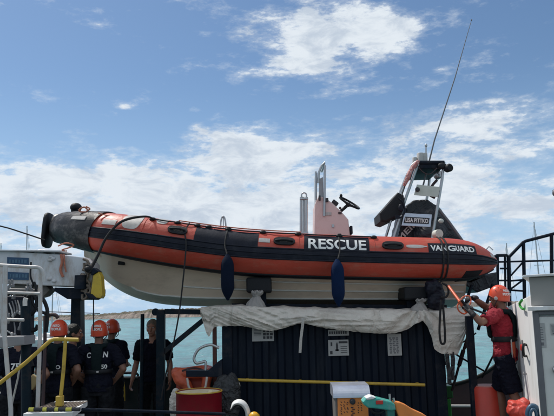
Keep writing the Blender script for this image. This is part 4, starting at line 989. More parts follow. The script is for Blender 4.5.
# cradle pads with cloth bundles under them
def cradle(x0, x1, y0, y1, cx_, cy0, cy1, cw, l1, l2, seed):
    t = thing("cradle_pad", l1, "cradle", P((x0+x1)/2, y1, 8.95), group="cradle pads carrying the rescue boat")
    a = P(x0,y0,8.65); b_ = P(x1,y1,8.65); w_ = b_.x-a.x; h_ = a.z-b_.z
    bm = bmn(); box(bm, ((a.x+b_.x)/2, 9.85, (a.z+b_.z)/2), (w_, 2.4, h_), bev=0.025); part("pad", bm, black_rub, t)
    for yy in (8.9, 10.8): bm = bmn(); box(bm, ((a.x+b_.x)/2, yy, (b_.z+CT)/2), (w_*0.55, 0.12, max(0.03, b_.z-CT))); part("foot", bm, navy_p, t)
    bm = bmn(); random.seed(seed)
    top_ = P(cx_, cy0, 8.6); bot_ = P(cx_+0.5, cy1+1.5, 8.6); Hh = top_.z-bot_.z; rings = []; NA, NZ = 72, 30
    for i in range(NZ+1):
        u = i/NZ; r = lerpf([(0,0.9),(0.12,1.05),(0.3,1.0),(0.5,0.78),(0.68,0.46),(0.76,0.34),(0.82,0.42),(0.92,0.62),(1.0,0.5)], u)*cw
        c_ = bot_.lerp(top_, u)+V((0.015*math.sin(u*5+seed), 0, 0)); row = []
        for k in range(NA):
            a = 2*PI*k/NA; tw = a+u*0.9
            f_ = 1-2*abs(noise.noise(V((math.cos(tw)*1.7, math.sin(tw)*1.7, u*0.8+seed)))); f2 = 1-2*abs(noise.noise(V((math.cos(tw)*4, math.sin(tw)*4, u*2.2+seed*2))))
            rr = r*(0.82+0.20*f_+0.10*f2)
            row.append(bm.verts.new(c_+V((rr*math.cos(a), rr*0.8*math.sin(a), 0.012*math.sin(a*5+seed)*(u > 0.8)))))
        rings.append(row)
    for p_, q_ in zip(rings, rings[1:]):
        for k in range(NA): f = bm.faces.new((p_[k], p_[(k+1)%NA], q_[(k+1)%NA], q_[k])); f.smooth = True
    bm.faces.new(rings[0][::-1]); bm.faces.new(rings[-1])
    nk_ = bot_.lerp(top_, 0.76); tube(bm, [nk_+V((cw*0.36*math.cos(2*PI*k/16), cw*0.30*math.sin(2*PI*k/16), 0)) for k in range(16)], 0.008, 6, closed=True)
    single("rag_bundle", bm, mat("grey_white_cloth",(0.30,0.285,0.27),0.85,var=0.08,bump=0.3,bscale=50), l2, "cloth", group="cloth bundles under the cradle pads")
cradle(246,271.5,277.5,292, 256,291,311,0.13, "dark cradle pad under the middle of the boat", "pale knotted cloth under the middle cradle pad", 3)
cradle(404,428,287,299.5, 420,299,313,0.12, "dark cradle pad under the boat's stern half", "pale cloth lump under the stern cradle pad", 9)
# ================================================================== LEFT: CRANE BEAM
t = thing("crane_beam", "weathered white box beam of a crane with two blue plates, reaching in from the left", "crane", P(0,300,8.6))
Yb_ = 8.45
bm = bmn(); prism(bm, PS([(-70,247),(0,250.5),(30,252.5),(60,254.5),(86,257.5),(91,263),(93,276),(90,287),(44,285.5),(0,283),(-70,281)], Yb_), (0,0.42,0), bev=0.012); part("beam", bm, boom_p, t)
bm = bmn(); box(bm, P(-5,251.8,Yb_+0.2)+V((0,0,0)), (1.9,0.5,0.02), bev=0.004, rot=Matrix.Rotation(rd(2.0),3,'Y')); part("top_flange", bm, boom_p, t)
for (x0,y0,x1,y1) in ((7,257,28.5,265),(7.5,271.8,28.5,279.5)):
    bm = bmn(); prism(bm, PS([(x0,y0),(x1,y0+0.9),(x1,y1+0.6),(x0,y1)], Yb_-0.014), (0,0.012,0), bev=0.002); pl = part("sign_plate", bm, blue_sign, t)
    bm = bmn()
    for k in range(6): box(bm, P(x0+3+k*3.1, (y0+y1)/2+0.2+0.3*(k%2), Yb_-0.016), (0.018+0.008*(k%3),0.003,0.045))
    bmesh.ops.translate(bm, vec=-root_loc(t), verts=bm.verts); _mk("plate_marks", bm, mat("pale_blue_print",(0.06,0.13,0.20),0.5), pl)
bm = bmn()
for x,y in ((51,257),(53,258.5),(50,260),(49,279),(54,281)): ell(bm, P(x,y,Yb_-0.01), (0.03,0.02,0.022))
box(bm, P(40,252.5,Yb_+0.1), (0.12,0.1,0.05), bev=0.01); tube(bm, PS([(34,254),(40,250.5),(48,251.5),(55,253)], Yb_+0.1), 0.02, 6, smooth=3); part("lugs", bm, boom_p, t)
bm = bmn(); tube(bm, PS([(61,254),(62,262),(60.5,270),(63,277)], Yb_-0.03), 0.018, 6, smooth=4); tube(bm, PS([(64,254),(64.5,264),(66,272)], Yb_-0.03), 0.010, 6, smooth=3); part("rope_tail", bm, rope_o, t)
bm = bmn(); prism(bm, PS([(10,284),(46,285.5),(50,290),(44,296),(30,300),(10,300)], 8.6), (0,0.25,0), bev=0.02); part("slew_housing", bm, mat("grimy_grey_paint",(0.16,0.15,0.14),0.6,var=0.2,dirt=(0.05,0.04,0.035),dirtamt=0.8,dscale=8), t)
for k in range(7):
    bm = bmn(); a = (86+2.5*math.sin(k*1.7), 262+k*5.2); tube(bm, PS([(a[0]-3,a[1]-3),(a[0]+1.5,a[1]-1),(a[0]+2.5,a[1]+4),(a[0]-1.5,a[1]+6),(a[0]-2,a[1]+1)], 8.40), 0.017+0.006*(k%2), 8, smooth=4); part("shackle", bm, mat("rusty_grey_fitting",(0.17,0.13,0.10),0.6,var=0.35,scale=20,bump=0.4), t)
# dark cradle post under the beam
t = thing("beam_rest", "dark navy post with a flared cup holding up the white crane beam", "post", (P(76,400,8.7).x, 8.7, 0))
bm = bmn(); a = P(81,275,8.4); b_ = P(81,289,8.4); lathe(bm, [(0.02,a.z),(0.078,a.z-0.005),(0.08,b_.z),(0.02,b_.z)], (a.x,8.4,0), 24); part("cup", bm, navy_p, t)
bm = bmn(); prism(bm, PS([(54,287.5),(88.5,287.5),(88.5,292),(81,299),(67,299),(54,291)], 8.5), (0,0.85,0), bev=0.01); part("saddle", bm, navy_p, t)
bm = bmn(); p0 = PS([(71,298),(80,298),(80.5,350),(81.5,400)], 9.1); z_ = V((P(82,416,9.1).x,9.1,0)); z2 = V((P(66,416,9.1).x-0.05,9.1,0)); p1 = PS([(67,400),(69.5,345)], 9.1)
prism(bm, p0+[z_,z2]+p1, (0,0.22,0), bev=0.008); part("column", bm, teal_p, t)
# hook block
t = thing("hook_block", "yellow and navy wedge-shaped hook block hanging at the crane beam's tip", "hook block", P(97,299,8.35))
bm = bmn(); prism(bm, PS([(93,275),(98.5,271.5),(101,276.5),(102.3,295.5),(100.5,298.3),(90,298)], 8.3), (0,0.16,0), bev=0.012); part("cheek_plate", bm, yellow_p, t)
bm = bmn(); prism(bm, PS([(90,269),(93.5,267.5),(98.6,271.3),(92.8,275.2),(91,275)], 8.28), (0,0.19,0), bev=0.01); part("dark_cheek", bm, navy_p, t)
bm = bmn(); prism(bm, PS([(85,293),(92,294),(97,298.5),(96,299.3),(89,299)], 8.28), (0,0.19,0), bev=0.01); part("dark_cheek", bm, navy_p, t)
bm = bmn(); ell(bm, P(88.5,269,8.3), (0.05,0.06,0.045)); tube(bm, PS([(87,265),(91,268),(90,272),(86,270),(88,266)], 8.28), 0.016, 6, smooth=3); part("shackle", bm, black_rub, t)
bm = bmn(); tube(bm, [P(93.5,298,8.35), P(93.6,330,8.35)], 0.008, 6); single("crane_wire", bm, rope_m, "thin vertical wire hanging below the yellow block", "rope")
bm = bmn(); tube(bm, [P(-10,309,10.5), P(40,311.5,10.5), P(100,313.5,10.5)], 0.007, 5); single("safety_wire", bm, rope_m, "thin level wire strung behind the crew at head height", "rope")
# control stand of white tubes
t = thing("pipe_frame", "white painted tube frame around the crane controls at the left edge", "frame", (P(24,400,6.2).x, 6.2, 0))
bm = bmn(); tube(bm, PS([(-12,265),(0,265.2),(30,267),(37,267.2),(41.5,269.5),(43.5,274),(43.8,282)], 6.2), 0.017, 10, smooth=4); part("top_rail", bm, pole_white, t)
bm = bmn(); a = PS([(5.5,266),(4.6,336),(10.8,408)], 6.15); tube(bm, a+[V((a[-1].x+0.06, 6.15, 0))], 0.021, 10); part("upright", bm, pole_white, t)
bm = bmn(); a = PS([(40.5,268),(40.3,300),(40,330),(39.5,352)], 6.25); tube(bm, a+[V((a[-1].x,6.25,0))], 0.020, 10); part("upright", bm, pole_white, t)
bm = bmn(); tube(bm, PS([(4,292.5),(40,293.5)], 6.2), 0.014, 8); part("mid_rail", bm, pole_white, t)
bm = bmn(); tube(bm, PS([(4,319.5),(24,320)], 6.2), 0.015, 8); part("mid_rail", bm, pole_white, t)
bm = bmn(); tube(bm, PS([(1,262),(1.4,300),(2,345)], 6.6), 0.014, 8); part("upright", bm, pole_white, t)
bm = bmn(); prism(bm, PS([(-6,337),(24,336),(24,345),(-6,349)], 6.25), (0,0.3,0), bev=0.01); part("shelf_plate", bm, mat("grey_paint",(0.24,0.24,0.25),0.5,var=0.1), t)
bm = bmn(); a = PS([(25.5,300),(26,345),(26.3,416)], 6.5); tube(bm, a+[V((a[-1].x+0.02,6.5,0))], 0.048, 12); single("dark_upright", bm, teal_p, "stout dark teal upright post between the hoses at left", "post")
# valve bank with levers and hoses
t = thing("valve_block", "black hydraulic valve bank with pale lever handles inside the white tube frame", "valve block", P(15,340,6.7))
bm = bmn(); prism(bm, PS([(6,296),(24,296),(24,336),(6,336)], 6.7), (0,0.3,0), bev=0.02); part("body", bm, navy_rub, t)
bm = bmn(); prism(bm, PS([(6,288),(37,289),(37,296),(6,295)], 6.8), (0,0.2,0), bev=0.02); part("manifold", bm, mat("grimy_grey_paint",(0.16,0.15,0.14)), t)
random.seed(11); lev_m = mat("greyed_lever_steel",(0.22,0.22,0.23),0.45,0.3,var=0.2,dirt=(0.1,0.09,0.08),dirtamt=0.7,dscale=20)
for k, (x0, y0, x1, y1) in enumerate(((9,303,13,316),(12,301,15,314),(15,300,17.5,312),(17.5,300,20,313),(6.5,306,8.5,322),(14,322,15,335),(5,330,12,334))):
    bm = bmn(); tube(bm, PS([(x0,y0),((x0+x1)/2+0.6,(y0+y1)/2),(x1,y1)], 6.62), [0.006,0.008,0.010], 8); ell(bm, P(x1,y1,6.6), (0.014,0.014,0.02)); part("lever", bm, lev_m if k % 3 else pole_white, t)
bm = bmn()
bm.free()
for x,y in ((28,291),(31,289),(27.5,287),(10,284.5),(12.5,284),(8,290),(14,296),(9,318),(20,327)): bm = bmn(); lathe(bm, [(0.012,-0.03),(0.02,-0.028),(0.02,0.0),(0.012,0.004),(0.012,0.04),(0.006,0.05)], P(x,y,6.55), 8, axis=(0.3*math.sin(x),-0.3,1)); part("fitting", bm, lev_m, t)
bm = bmn(); tube(bm, PS([(25,306),(25,301),(26,298)], 6.4), 0.022, 10); part("lamp_cap", bm, white_p, t)
for q, r in (([(25,300),(29,296),(34,296),(36.5,301),(36,308),(32,314),(26,316)],0.018), ([(24,322),(26,328),(31,330.5),(36,329),(38,325)],0.022), ([(38,297),(42,298),(45.5,304),(47.5,312),(47,322),(46,332)],0.02),
             ([(30,290),(32,296),(33,303),(37,309),(44,313),(49,315)],0.015), ([(8,296),(10,292),(19,292),(24,296),(26,303)],0.016), ([(20,300),(19,310),(21,322),(24,330)],0.014), ([(12,296),(13,306),(11,320),(13,334)],0.013), ([(34,282),(36,288),(35,296)],0.014), ([(31,262),(30.5,276),(33,284),(31,290)],0.010), ([(2,300),(3.5,312),(1,325),(3,338)],0.02), ([(28,332),(31,342),(29,352),(33,366)],0.016),([(17,296),(16,306),(18,318),(16,334)],0.012)):
    bm = bmn(); tube(bm, PS(q, 6.75), r, 8, smooth=5); single("hydraulic_hose", bm, black_rub, "black hydraulic hose looping among the crane controls at left", "hose", group="hoses of the crane controls")
bm = bmn(); tube(bm, PS([(45,316),(52,314.5),(56,315.5),(58,318)],7.5), 0.022, 8, smooth=3); tube(bm, PS([(45,316),(45,345)],7.5)+[V((P(45,345,7.5).x,7.5,0))],0.02,8)
single("dark_valve_pipe", bm, brown_p, "dark bent pipe standing just left of the left-hand helmet", "pipe")
# yellow handrail and step
t = thing("yellow_handrail", "worn yellow handrail climbing from the left edge to the step", "handrail", (P(60,405,6.0).x, 6.0, 0))
bm = bmn(); tube(bm, PS([(-30,400),(0,383),(26,362.5),(50,341),(54,339.3),(58,339.2),(78.5,339.8)], 6.0), 0.018, 10); part("rail", bm, mustard, t)
bm = bmn(); tube(bm, PS([(65.5,340),(63.5,370),(60,404)], 6.0), 0.017, 10); part("stanchion", bm, mustard, t)
bm = bmn(); box(bm, P(59.8,401,6.0), (0.06,0.06,0.09), bev=0.006); part("foot", bm, mustard, t)
t = thing("striped_step", "white topped step with yellow and black warning stripes at the bottom left", "step", (P(54,416,6.0).x, 6.1, 0))
zs = P(54,407.5,5.85).z; x0 = P(30,410,5.9).x; x1 = P(78,410,5.9).x
bm = bmn(); prism(bm, [V((x0,5.75,zs-0.03)),V((x1,5.75,zs-0.03)),V((x1-0.02,6.25,zs+0.0)),V((x0+0.10,6.25,zs+0.0))], (0,0,-0.05), bev=0.004); box(bm, ((x0+x1)/2, 6.0, (zs-0.1)/2), (x1-x0-0.06,0.4,zs-0.12)); part("body", bm, white_p, t)
bm = bmn(); n_ = 11
for k in range(n_):
    a0 = x0+0.02+(x1-x0-0.08)*k/n_; w_ = (x1-x0)/n_*0.5
    prism(bm, [V((a0,5.79,zs-0.0265)),V((a0+w_,5.79,zs-0.0265)),V((a0+w_+0.07,6.2,zs-0.0015)),V((a0+0.07,6.2,zs-0.0015))], (0,0,0.004))
part("grip_stripes", bm, mat("dark_grip_tape",(0.10,0.075,0.055),0.8,var=0.3,scale=20), t)
bm = bmn(); tube(bm, [P(29,409.5,5.7), P(80,409.3,5.7)], 0.016, 10); part("edge_pipe", bm, black_ink, t)
bm = bmn()
for a,b_ in ((29,34),(43,47),(55,58.5),(66,72)): tube(bm, [P(a,409.5,5.7), P(b_,409.4,5.7)], 0.0175, 10)
part("edge_tape", bm, mat("yellow_tape",(0.62,0.55,0.08),0.5), t)
bm = bmn(); tube(bm, [P(82,409.5,5.7), P(150,411.5,6.2), P(225,414,6.6)], 0.014, 8); single("long_dark_pole", bm, navy_p, "dark pole lying level across the bottom left of the picture", "pole")
bm = bmn(); box(bm, P(33,382,7.4), (0.10,0.05,0.14), rot=Matrix.Rotation(rd(35),3,'Y'), bev=0.01); tube(bm, PS([(29,374),(33,381)],7.42), 0.01, 6); single("tan_tool_pouch", bm, mat("tan_canvas",(0.28,0.20,0.09),0.8,var=0.2), "small tan pouch hanging at hip height among the crew", "pouch")
bm = bmn(); tube(bm, PS([(22,352),(18,378),(12,404)], 7.0), 0.010, 6); single("slack_rope", bm, rope_w, "pale slack rope slanting behind the left white upright", "rope")
bm = bmn(); tube(bm, PS([(-5,393),(12,393.5)],9), 0.02,6); single("short_white_pipe", bm, white_p, "short white pipe on the bulwark at the left edge", "pipe")

# ================================================================== PEOPLE
def chain(bm, pts, r, side=(1,0,0), seg=16, cap=True):
    """closed tapered limb; r entries are radius or (across, depth)"""
    pts = [V(p) for p in pts]; R = [(a if isinstance(a, (tuple, list)) else (a, a)) for a in r]
    n = len(pts)
    if n > 2:
        rr = catmull([V((a,b_,0)) for a,b_ in R], 4); pts = catmull(pts, 4); R = [(max(v.x,0.003), max(v.y,0.003)) for v in rr]
    fr = frames(pts, ref=side)
    P_, R_, F_ = [], [], []
    if cap:
        for k in (0.97, 0.75, 0.4):
            s = math.sqrt(1-k*k); P_.append(pts[0]-fr[0][0]*min(R[0])*k); R_.append((R[0][0]*s, R[0][1]*s)); F_.append(fr[0])
    P_ += pts; R_ += R; F_ += fr
    if cap:
        for k in (0.4, 0.75, 0.97):
            s = math.sqrt(1-k*k); P_.append(pts[-1]+fr[-1][0]*min(R[-1])*k); R_.append((R[-1][0]*s, R[-1][1]*s)); F_.append(fr[-1])
    rings = [[bm.verts.new(p+f[1]*math.cos(2*PI*k/seg)*a[0]+f[2]*math.sin(2*PI*k/seg)*a[1]) for k in range(seg)] for p,a,f in zip(P_,R_,F_)]
    for a, b_ in zip(rings, rings[1:]):
        for k in range(seg): bm.faces.new((a[k], a[(k+1)%seg], b_[(k+1)%seg], b_[k]))
    bm.faces.new(rings[0][::-1]); bm.faces.new(rings[-1])
def hand(bm, w, d, n, thumb, curl=0.5, s=1.0, fat=0.0):
    """w wrist, d finger direction, n out of the back of the hand, thumb = side the thumb leaves from"""
    d = V(d).normalized(); n = V(n); n = (n-d*n.dot(d)).normalized(); sd__ = V(thumb); sd__ = (sd__-d*sd__.dot(d)-n*sd__.dot(n)).normalized()
    f = fat
    chain(bm, [w-d*0.01*s, w+d*0.03*s, w+d*0.065*s, w+d*0.088*s], [(0.028*s+f,0.021*s+f),(0.036*s+f,0.018*s+f),(0.042*s+f,0.016*s+f),(0.040*s+f,0.013*s+f)], side=sd__)
    for k, (o, L1) in enumerate(((0.030,0.072),(0.010,0.080),(-0.010,0.074),(-0.029,0.058))):
        b0 = w+d*0.088*s+sd__*o*s; c = curl*(1+0.12*k); q = [b0-d*0.02*s]; p = b0; a = 0.0
        q.append(p)
        for seg_, da in ((0.42, 0.5*c), (0.32, 1.1*c), (0.26, 0.8*c)):
            a += da; p = p+(d*math.cos(a)-n*math.sin(a))*L1*seg_*s; q.append(p)
        for a_, b_, r0, r1 in zip(q, q[1:], (0.0095,0.0095,0.0088,0.008), (0.0095,0.0088,0.008,0.0068)): chain(bm, [a_, b_], [r0*s+f, r1*s+f], side=n, seg=10)
    b0 = w+d*0.025*s+sd__*0.028*s; td = (sd__*0.75+d*0.7-n*0.25*curl).normalized(); m_ = b0+td*0.035*s; e = m_+(td*0.5+d*0.7-n*0.5*curl).normalized()*0.034*s
    chain(bm, [b0-td*0.01*s, m_], [0.015*s+f, 0.0115*s+f], side=n, seg=10); chain(bm, [m_, e], [0.011*s+f, 0.0085*s+f], side=n, seg=10)
def person(label, loc, rotz, pose, top, skin=skin_m, hair=hair_d, helmet=False, vest=None, legs='long', trous=None, glove=False, H=1.0, head_turn=0.0, head_pitch=0.0, back_text=None, group=None, beltm=None, lean=0.0):
    t = thing("person", label, "person", loc, rotz)
    if group: t["group"] = group
    j = dict(pel=V((0,0,0.96)), wst=V((0,0.0,1.08)), chs=V((0,0.01,1.30)), nk=V((0,0.0,1.47)), hd=V((0,0.025,1.635)),
             shL=V((-0.185,0,1.41)), shR=V((0.185,0,1.41)), elL=V((-0.25,-0.03,1.13)), elR=V((0.25,-0.03,1.13)), wrL=V((-0.27,0.06,0.88)), wrR=V((0.27,0.06,0.88)),
             hpL=V((-0.095,0,0.92)), hpR=V((0.095,0,0.92)), knL=V((-0.11,0.03,0.50)), knR=V((0.11,0.03,0.50)), anL=V((-0.12,-0.01,0.09)), anR=V((0.12,-0.01,0.09)))
    for k, v in pose.items():
        if k not in ('hdL','hdR'): j[k] = V(v)
    if lean:
        for k in j:
            if k[:2] not in ('hp','kn','an') and k not in pose: j[k] = j[k]+V((0, lean*(j[k].z-0.96), 0))
    HR = Matrix.Rotation(head_turn, 3, 'Z') @ Matrix.Rotation(head_pitch, 3, 'X')
    hc = j['hd']
    def hp(x, y, z): return hc+HR@V((x,y,z))
    # one continuous body
    bm = bmn()
    chain(bm, [j['pel']+V((0,0,0.03)), j['pel']+V((0,0,0.06)), j['wst'], j['chs'], j['nk']+V((0,0,-0.07))], [(0.15,0.105),(0.165,0.115),(0.14,0.10),(0.17,0.115),(0.10,0.08)])
    chain(bm, [j['nk']+V((0,-0.005,-0.04)), j['nk']+V((0,0,0.02)), hc+HR@V((0,-0.02,-0.06))], [0.068,0.056,0.055])
    ell(bm, hp(0,-0.005,0.025), (0.076,0.096,0.095), rot=HR); ell(bm, hp(0,0.022,-0.045), (0.058,0.070,0.068), rot=HR)
    ell(bm, hp(0,0.055,-0.088), (0.028,0.028,0.022), rot=HR)
    chain(bm, [hp(0,0.085,0.022), hp(0,0.102,-0.012), hp(0,0.104,-0.026)], [0.010,0.013,0.015])
    ell(bm, hp(0,0.083,0.04), (0.055,0.016,0.012), rot=HR); ell(bm, hp(0,0.083,-0.058), (0.026,0.014,0.011), rot=HR)
    for s in (-1,1):
        ell(bm, hp(s*0.078,-0.008,0.0), (0.011,0.021,0.032), rot=HR); ell(bm, hp(s*0.045,0.062,-0.02), (0.024,0.024,0.024), rot=HR)
    for s, q in ((-1,'L'),(1,'R')):
        sh, el_, wr_ = j['sh'+q], j['el'+q], j['wr'+q]
        chain(bm, [j['nk']+V((s*0.04,-0.005,-0.05)), j['nk'].lerp(sh,0.55)+V((0,0,-0.02)), sh+V((0,0,-0.01))], [0.06,0.058,0.062])
        chain(bm, [sh, sh.lerp(el_,0.4), el_], [0.060,0.052,0.041]); chain(bm, [el_, el_.lerp(wr_,0.3), wr_], [0.041,0.043,0.027])
        hd_ = pose.get('hd'+q)
        if hd_: dd, nn, th, cu = hd_
        else: dd, nn, th, cu = (wr_-el_), V((s,0,0)), V((0,1,0)), 0.45
        if not glove: hand(bm, wr_, dd, nn, th, cu)
        hp_, kn, an = j['hp'+q], j['kn'+q], j['an'+q]
        chain(bm, [hp_, hp_.lerp(kn,0.45), kn], [0.088,0.078,0.056]); chain(bm, [kn, kn.lerp(an,0.3)+V((0,-0.012,0)), an], [0.055,0.058,0.036])
        chain(bm, [an+V((0,-0.04,-0.04)), an+V((0,0.04,-0.045)), an+V((0,0.13,-0.06))], [0.036,0.038,0.028])
    bm = remesh(bm, 0.0075, 3)
    part("body", bm, skin, t, local=True, auto=False)
    for s in (-1,1):
        bm = bmn(); ell(bm, hp(s*0.031,0.083,0.018), (0.0125,0.010,0.008), rot=HR, u=12, v=8); e_ = part("eye", bm, white_ink, t, local=True)
        bm = bmn(); ell(bm, hp(s*0.031,0.0905,0.018), (0.0055,0.004,0.0055), rot=HR, u=10, v=6); o_ = _mk("iris", bm, hair_d, e_)
    bm = bmn(); chain(bm, [hp(-0.022,0.094,-0.058), hp(0,0.098,-0.057), hp(0.022,0.094,-0.058)], [(0.003,0.003),(0.005,0.004),(0.003,0.003)]); part("mouth", bm, mat("lips",(0.30,0.10,0.08),0.5), t, local=True)
    if hair:
        bm = bmn(); ell(bm, hp(0,-0.020,0.042), (0.088,0.102,0.098), rot=HR); ell(bm, hp(0,-0.045,-0.01), (0.074,0.066,0.07), rot=HR)
        for s in (-1,1): ell(bm, hp(s*0.066,0.0,0.03), (0.016,0.03,0.04), rot=HR)
        bm = remesh(bm, 0.008, 1, wr=0.006, wscale=60); part("hair", bm, hair, t, local=True, auto=False)
    # shirt
    bm = bmn()
    chain(bm, [j['pel']+V((0,0,-0.07)), j['pel']+V((0,0,0.03)), j['wst'], j['chs'], j['nk']+V((0,0,-0.055))], [(0.178,0.135),(0.182,0.136),(0.160,0.123),(0.188,0.134),(0.105,0.088)], cap=False)
    for s, q in ((-1,'L'),(1,'R')):
        sh, el_ = j['sh'+q], j['el'+q]
        chain(bm, [j['nk']+V((s*0.045,-0.005,-0.055)), j['nk'].lerp(sh,0.55)+V((0,0,-0.022)), sh+V((0,0,-0.01))], [0.068,0.070,0.078])
        chain(bm, [sh, sh.lerp(el_,0.4), sh.lerp(el_,0.78)], [0.080,0.072,0.066], cap=False)
    bm = remesh(bm, 0.0085, 1, wr=0.020, wscale=8, seed=loc[0], fold=0.010); shirt = part("shirt", bm, top, t, local=True, auto=False)
    # trousers or shorts
    tm = trous or dark_trous; bm = bmn()
    chain(bm, [j['pel']+V((0,0,-0.12)), j['pel']+V((0,0,0.02)), j['pel']+V((0,0,0.05))], [(0.15,0.12),(0.170,0.125),(0.14,0.10)], cap=False)
    for q in 'LR':
        hp_, kn, an = j['hp'+q], j['kn'+q], j['an'+q]
        if legs == 'long': chain(bm, [hp_+V((0,0,0.02)), hp_.lerp(kn,0.5), kn, kn.lerp(an,0.5), an+V((0,0,0.03))], [0.105,0.094,0.078,0.074,0.066], cap=False)
        else: chain(bm, [hp_+V((0,0,0.02)), hp_.lerp(kn,0.5), kn.lerp(hp_,0.06)], [0.112,0.108,0.100], cap=False)
    bm = remesh(bm, 0.009, 1, wr=0.022, wscale=7, seed=loc[1], fold=0.012); part("trousers" if legs == 'long' else "shorts", bm, tm, t, local=True, auto=False)
    for q in 'LR':
        an = j['an'+q]; bm = bmn(); chain(bm, [an+V((0,-0.045,-0.035)), an+V((0,0.05,-0.04)), an+V((0,0.15,-0.055))], [0.045,0.047,0.036]); chain(bm, [an+V((0,0,-0.02)), an+V((0,0,0.06 if legs=='long' else 0.0))], [0.05,0.055])
        bm = remesh(bm, 0.008, 2); part("boot" if legs == 'long' else "shoe", bm, boot_m, t, local=True)
    if glove:
        for s, q in ((-1,'L'),(1,'R')):
            hd_ = pose.get('hd'+q); dd, nn, th, cu = hd_ if hd_ else ((j['wr'+q]-j['el'+q]), V((s,0,0)), V((0,1,0)), 0.45)
            bm = bmn(); hand(bm, j['wr'+q], dd, nn, th, cu, s=1.05, fat=0.002); d_ = V(dd).normalized(); chain(bm, [j['wr'+q]-d_*0.05, j['wr'+q]+d_*0.01], [0.036,0.033])
            bm = remesh(bm, 0.005, 1); part("glove", bm, glove_m, t, local=True)
    if vest:
        ch, wa = j['chs'], j['wst']
        bm = bmn()
        # yoke round the neck, slim back panel, belt
        by = -0.142
        for s in (-1,1):
            chain(bm, [ch+V((s*0.075,0.125,-0.12)), ch+V((s*0.085,0.125,0.02)), j['nk']+V((s*0.092,0.03,-0.02)), j['nk']+V((s*0.07,-0.075,-0.01))], [(0.05,0.03),(0.055,0.034),(0.05,0.034),(0.05,0.03)])
        chain(bm, [j['nk']+V((0,-0.085,-0.01)), ch+V((0,by,0.08)), ch+V((0,by-0.005,-0.06)), ch+V((0,by+0.01,-0.17))], [(0.075,0.028),(0.072,0.026),(0.066,0.022),(0.058,0.016)])
        bm = remesh(bm, 0.009, 2, wr=0.008, wscale=14); v_ = part("life_vest", bm, vest, t, local=True, auto=False)
        bm = bmn(); c = wa+V((0,0,0.06)); n = 32; hh = 0.026 if beltm is None else 0.032
        ro = [c+V((0.178*math.cos(2*PI*k/n), 0.140*math.sin(2*PI*k/n), 0)) for k in range(n)]; tube(bm, ro, [(hh,0.009)]*n, 8, closed=True, ref=(0,0,1)); _mk("belt", bm, beltm or black_rub, v_)
        bm = bmn(); box(bm, c+V((0.02,-0.150,-0.0)), (0.03,0.012,0.022), bev=0.003); _mk("buckle", bm, grey_ink, v_)
    if helmet:
        hm = Matrix.Translation(hc) @ HR.to_4x4()
        bm = bmn(); prof = []; NU, NV = 36, 16; g = []
        for i in range(NV+1):
            row = []
            for k in range(NU):
                az_ = 2*PI*k/NU; fy = math.cos(az_); lowz = -0.045+0.075*max(0, fy)**1.2-0.012*max(0,-fy)   # lower at the nape, high over the brow
                zz = lowz+(0.152-lowz)*math.sin(i/NV*PI/2) if i < NV else 0.152
                u = max(0.0, (zz-0.0)/0.152) if zz > 0 else 0; rr = math.sqrt(max(0, 1-u**2.3)); rx = 0.108*rr*(1-0.05*max(0,-zz/0.05)); ry = 0.125*rr*(1-0.06*max(0,-zz/0.05))
                row.append(bm.verts.new(hm@V((rx*math.sin(az_), -0.008+ry*fy, zz))))
            g.append(row)
        for a, b_ in zip(g, g[1:]):
            for k in range(NU): f = bm.faces.new((a[k], a[(k+1)%NU], b_[(k+1)%NU], b_[k])); f.smooth = True
        bmesh.ops.remove_doubles(bm, verts=bm.verts, dist=0.0008)
        bmesh.ops.recalc_face_normals(bm, faces=bm.faces)
        bmesh.ops.solidify(bm, geom=bm.faces[:], thickness=0.008)
        for f in bm.faces: f.smooth = True
        he = part("helmet", bm, helmet_m, t, local=True)
        bm = bmn(); 
        tube(bm, [v.co.copy() for v in []] or [hm@V((0.106*math.sin(a), -0.008+0.122*math.cos(a), -0.045+0.075*max(0,math.cos(a))**1.2-0.012*max(0,-math.cos(a)))) for a in [2*PI*k/36 for k in range(36)]], 0.006, 6, closed=True); _mk("rim", bm, mat("dark_red_trim",(0.25,0.03,0.02),0.5), he)
        bm = bmn()
        for s in (-1,1):
            for yy,zz in ((0.03,0.08),(-0.03,0.09),(0.0,0.115)): 
                rr = math.sqrt(max(0,1-(zz/0.152)**2.3)); ell(bm, hm@V((s*0.107*rr*math.cos(yy*8), yy, zz)), (0.006,0.006,0.006), u=8, v=6)
        _mk("vent_holes", bm, black_ink, he)
        for s in (-1,1):
            bm = bmn(); lathe(bm, [(0.022,0),(0.022,0.01),(0.014,0.014)], hm@V((s*0.103,0.035,-0.012)), 16, axis=HR@V((s,0.1,0))); _mk("ear_disc", bm, grey_ink, he)
        bm = bmn()
        for s in (-1,1): tube(bm, [hm@V((s*0.095,0.02,-0.03)), hm@V((s*0.078,0.045,-0.075)), hm@V((s*0.03,0.06,-0.115)), hm@V((0,0.065,-0.12))], 0.006, 6)
        _mk("chin_strap", bm, black_ink, he)
        az0 = helmet if isinstance(helmet, float) else 0.0    # where the words sit, turned from the nape
        for txt, zz, w_ in (("RESQ", 0.075, 0.095), ("PEOPLE", 0.034, 0.125)):
            def fm(u, v, zz=zz):
                z = zz+v; rr = math.sqrt(max(0,1-(z/0.152)**2.3)); a = PI+az0-u/0.118
                return hm@V((0.1205*rr*math.sin(a), -0.008+0.1375*rr*math.cos(a), z))
            bm = text_bm(txt, w_, 0.032, fm, bold=0.035, cuts=2); _mk("lettering", bm, white_ink, he)
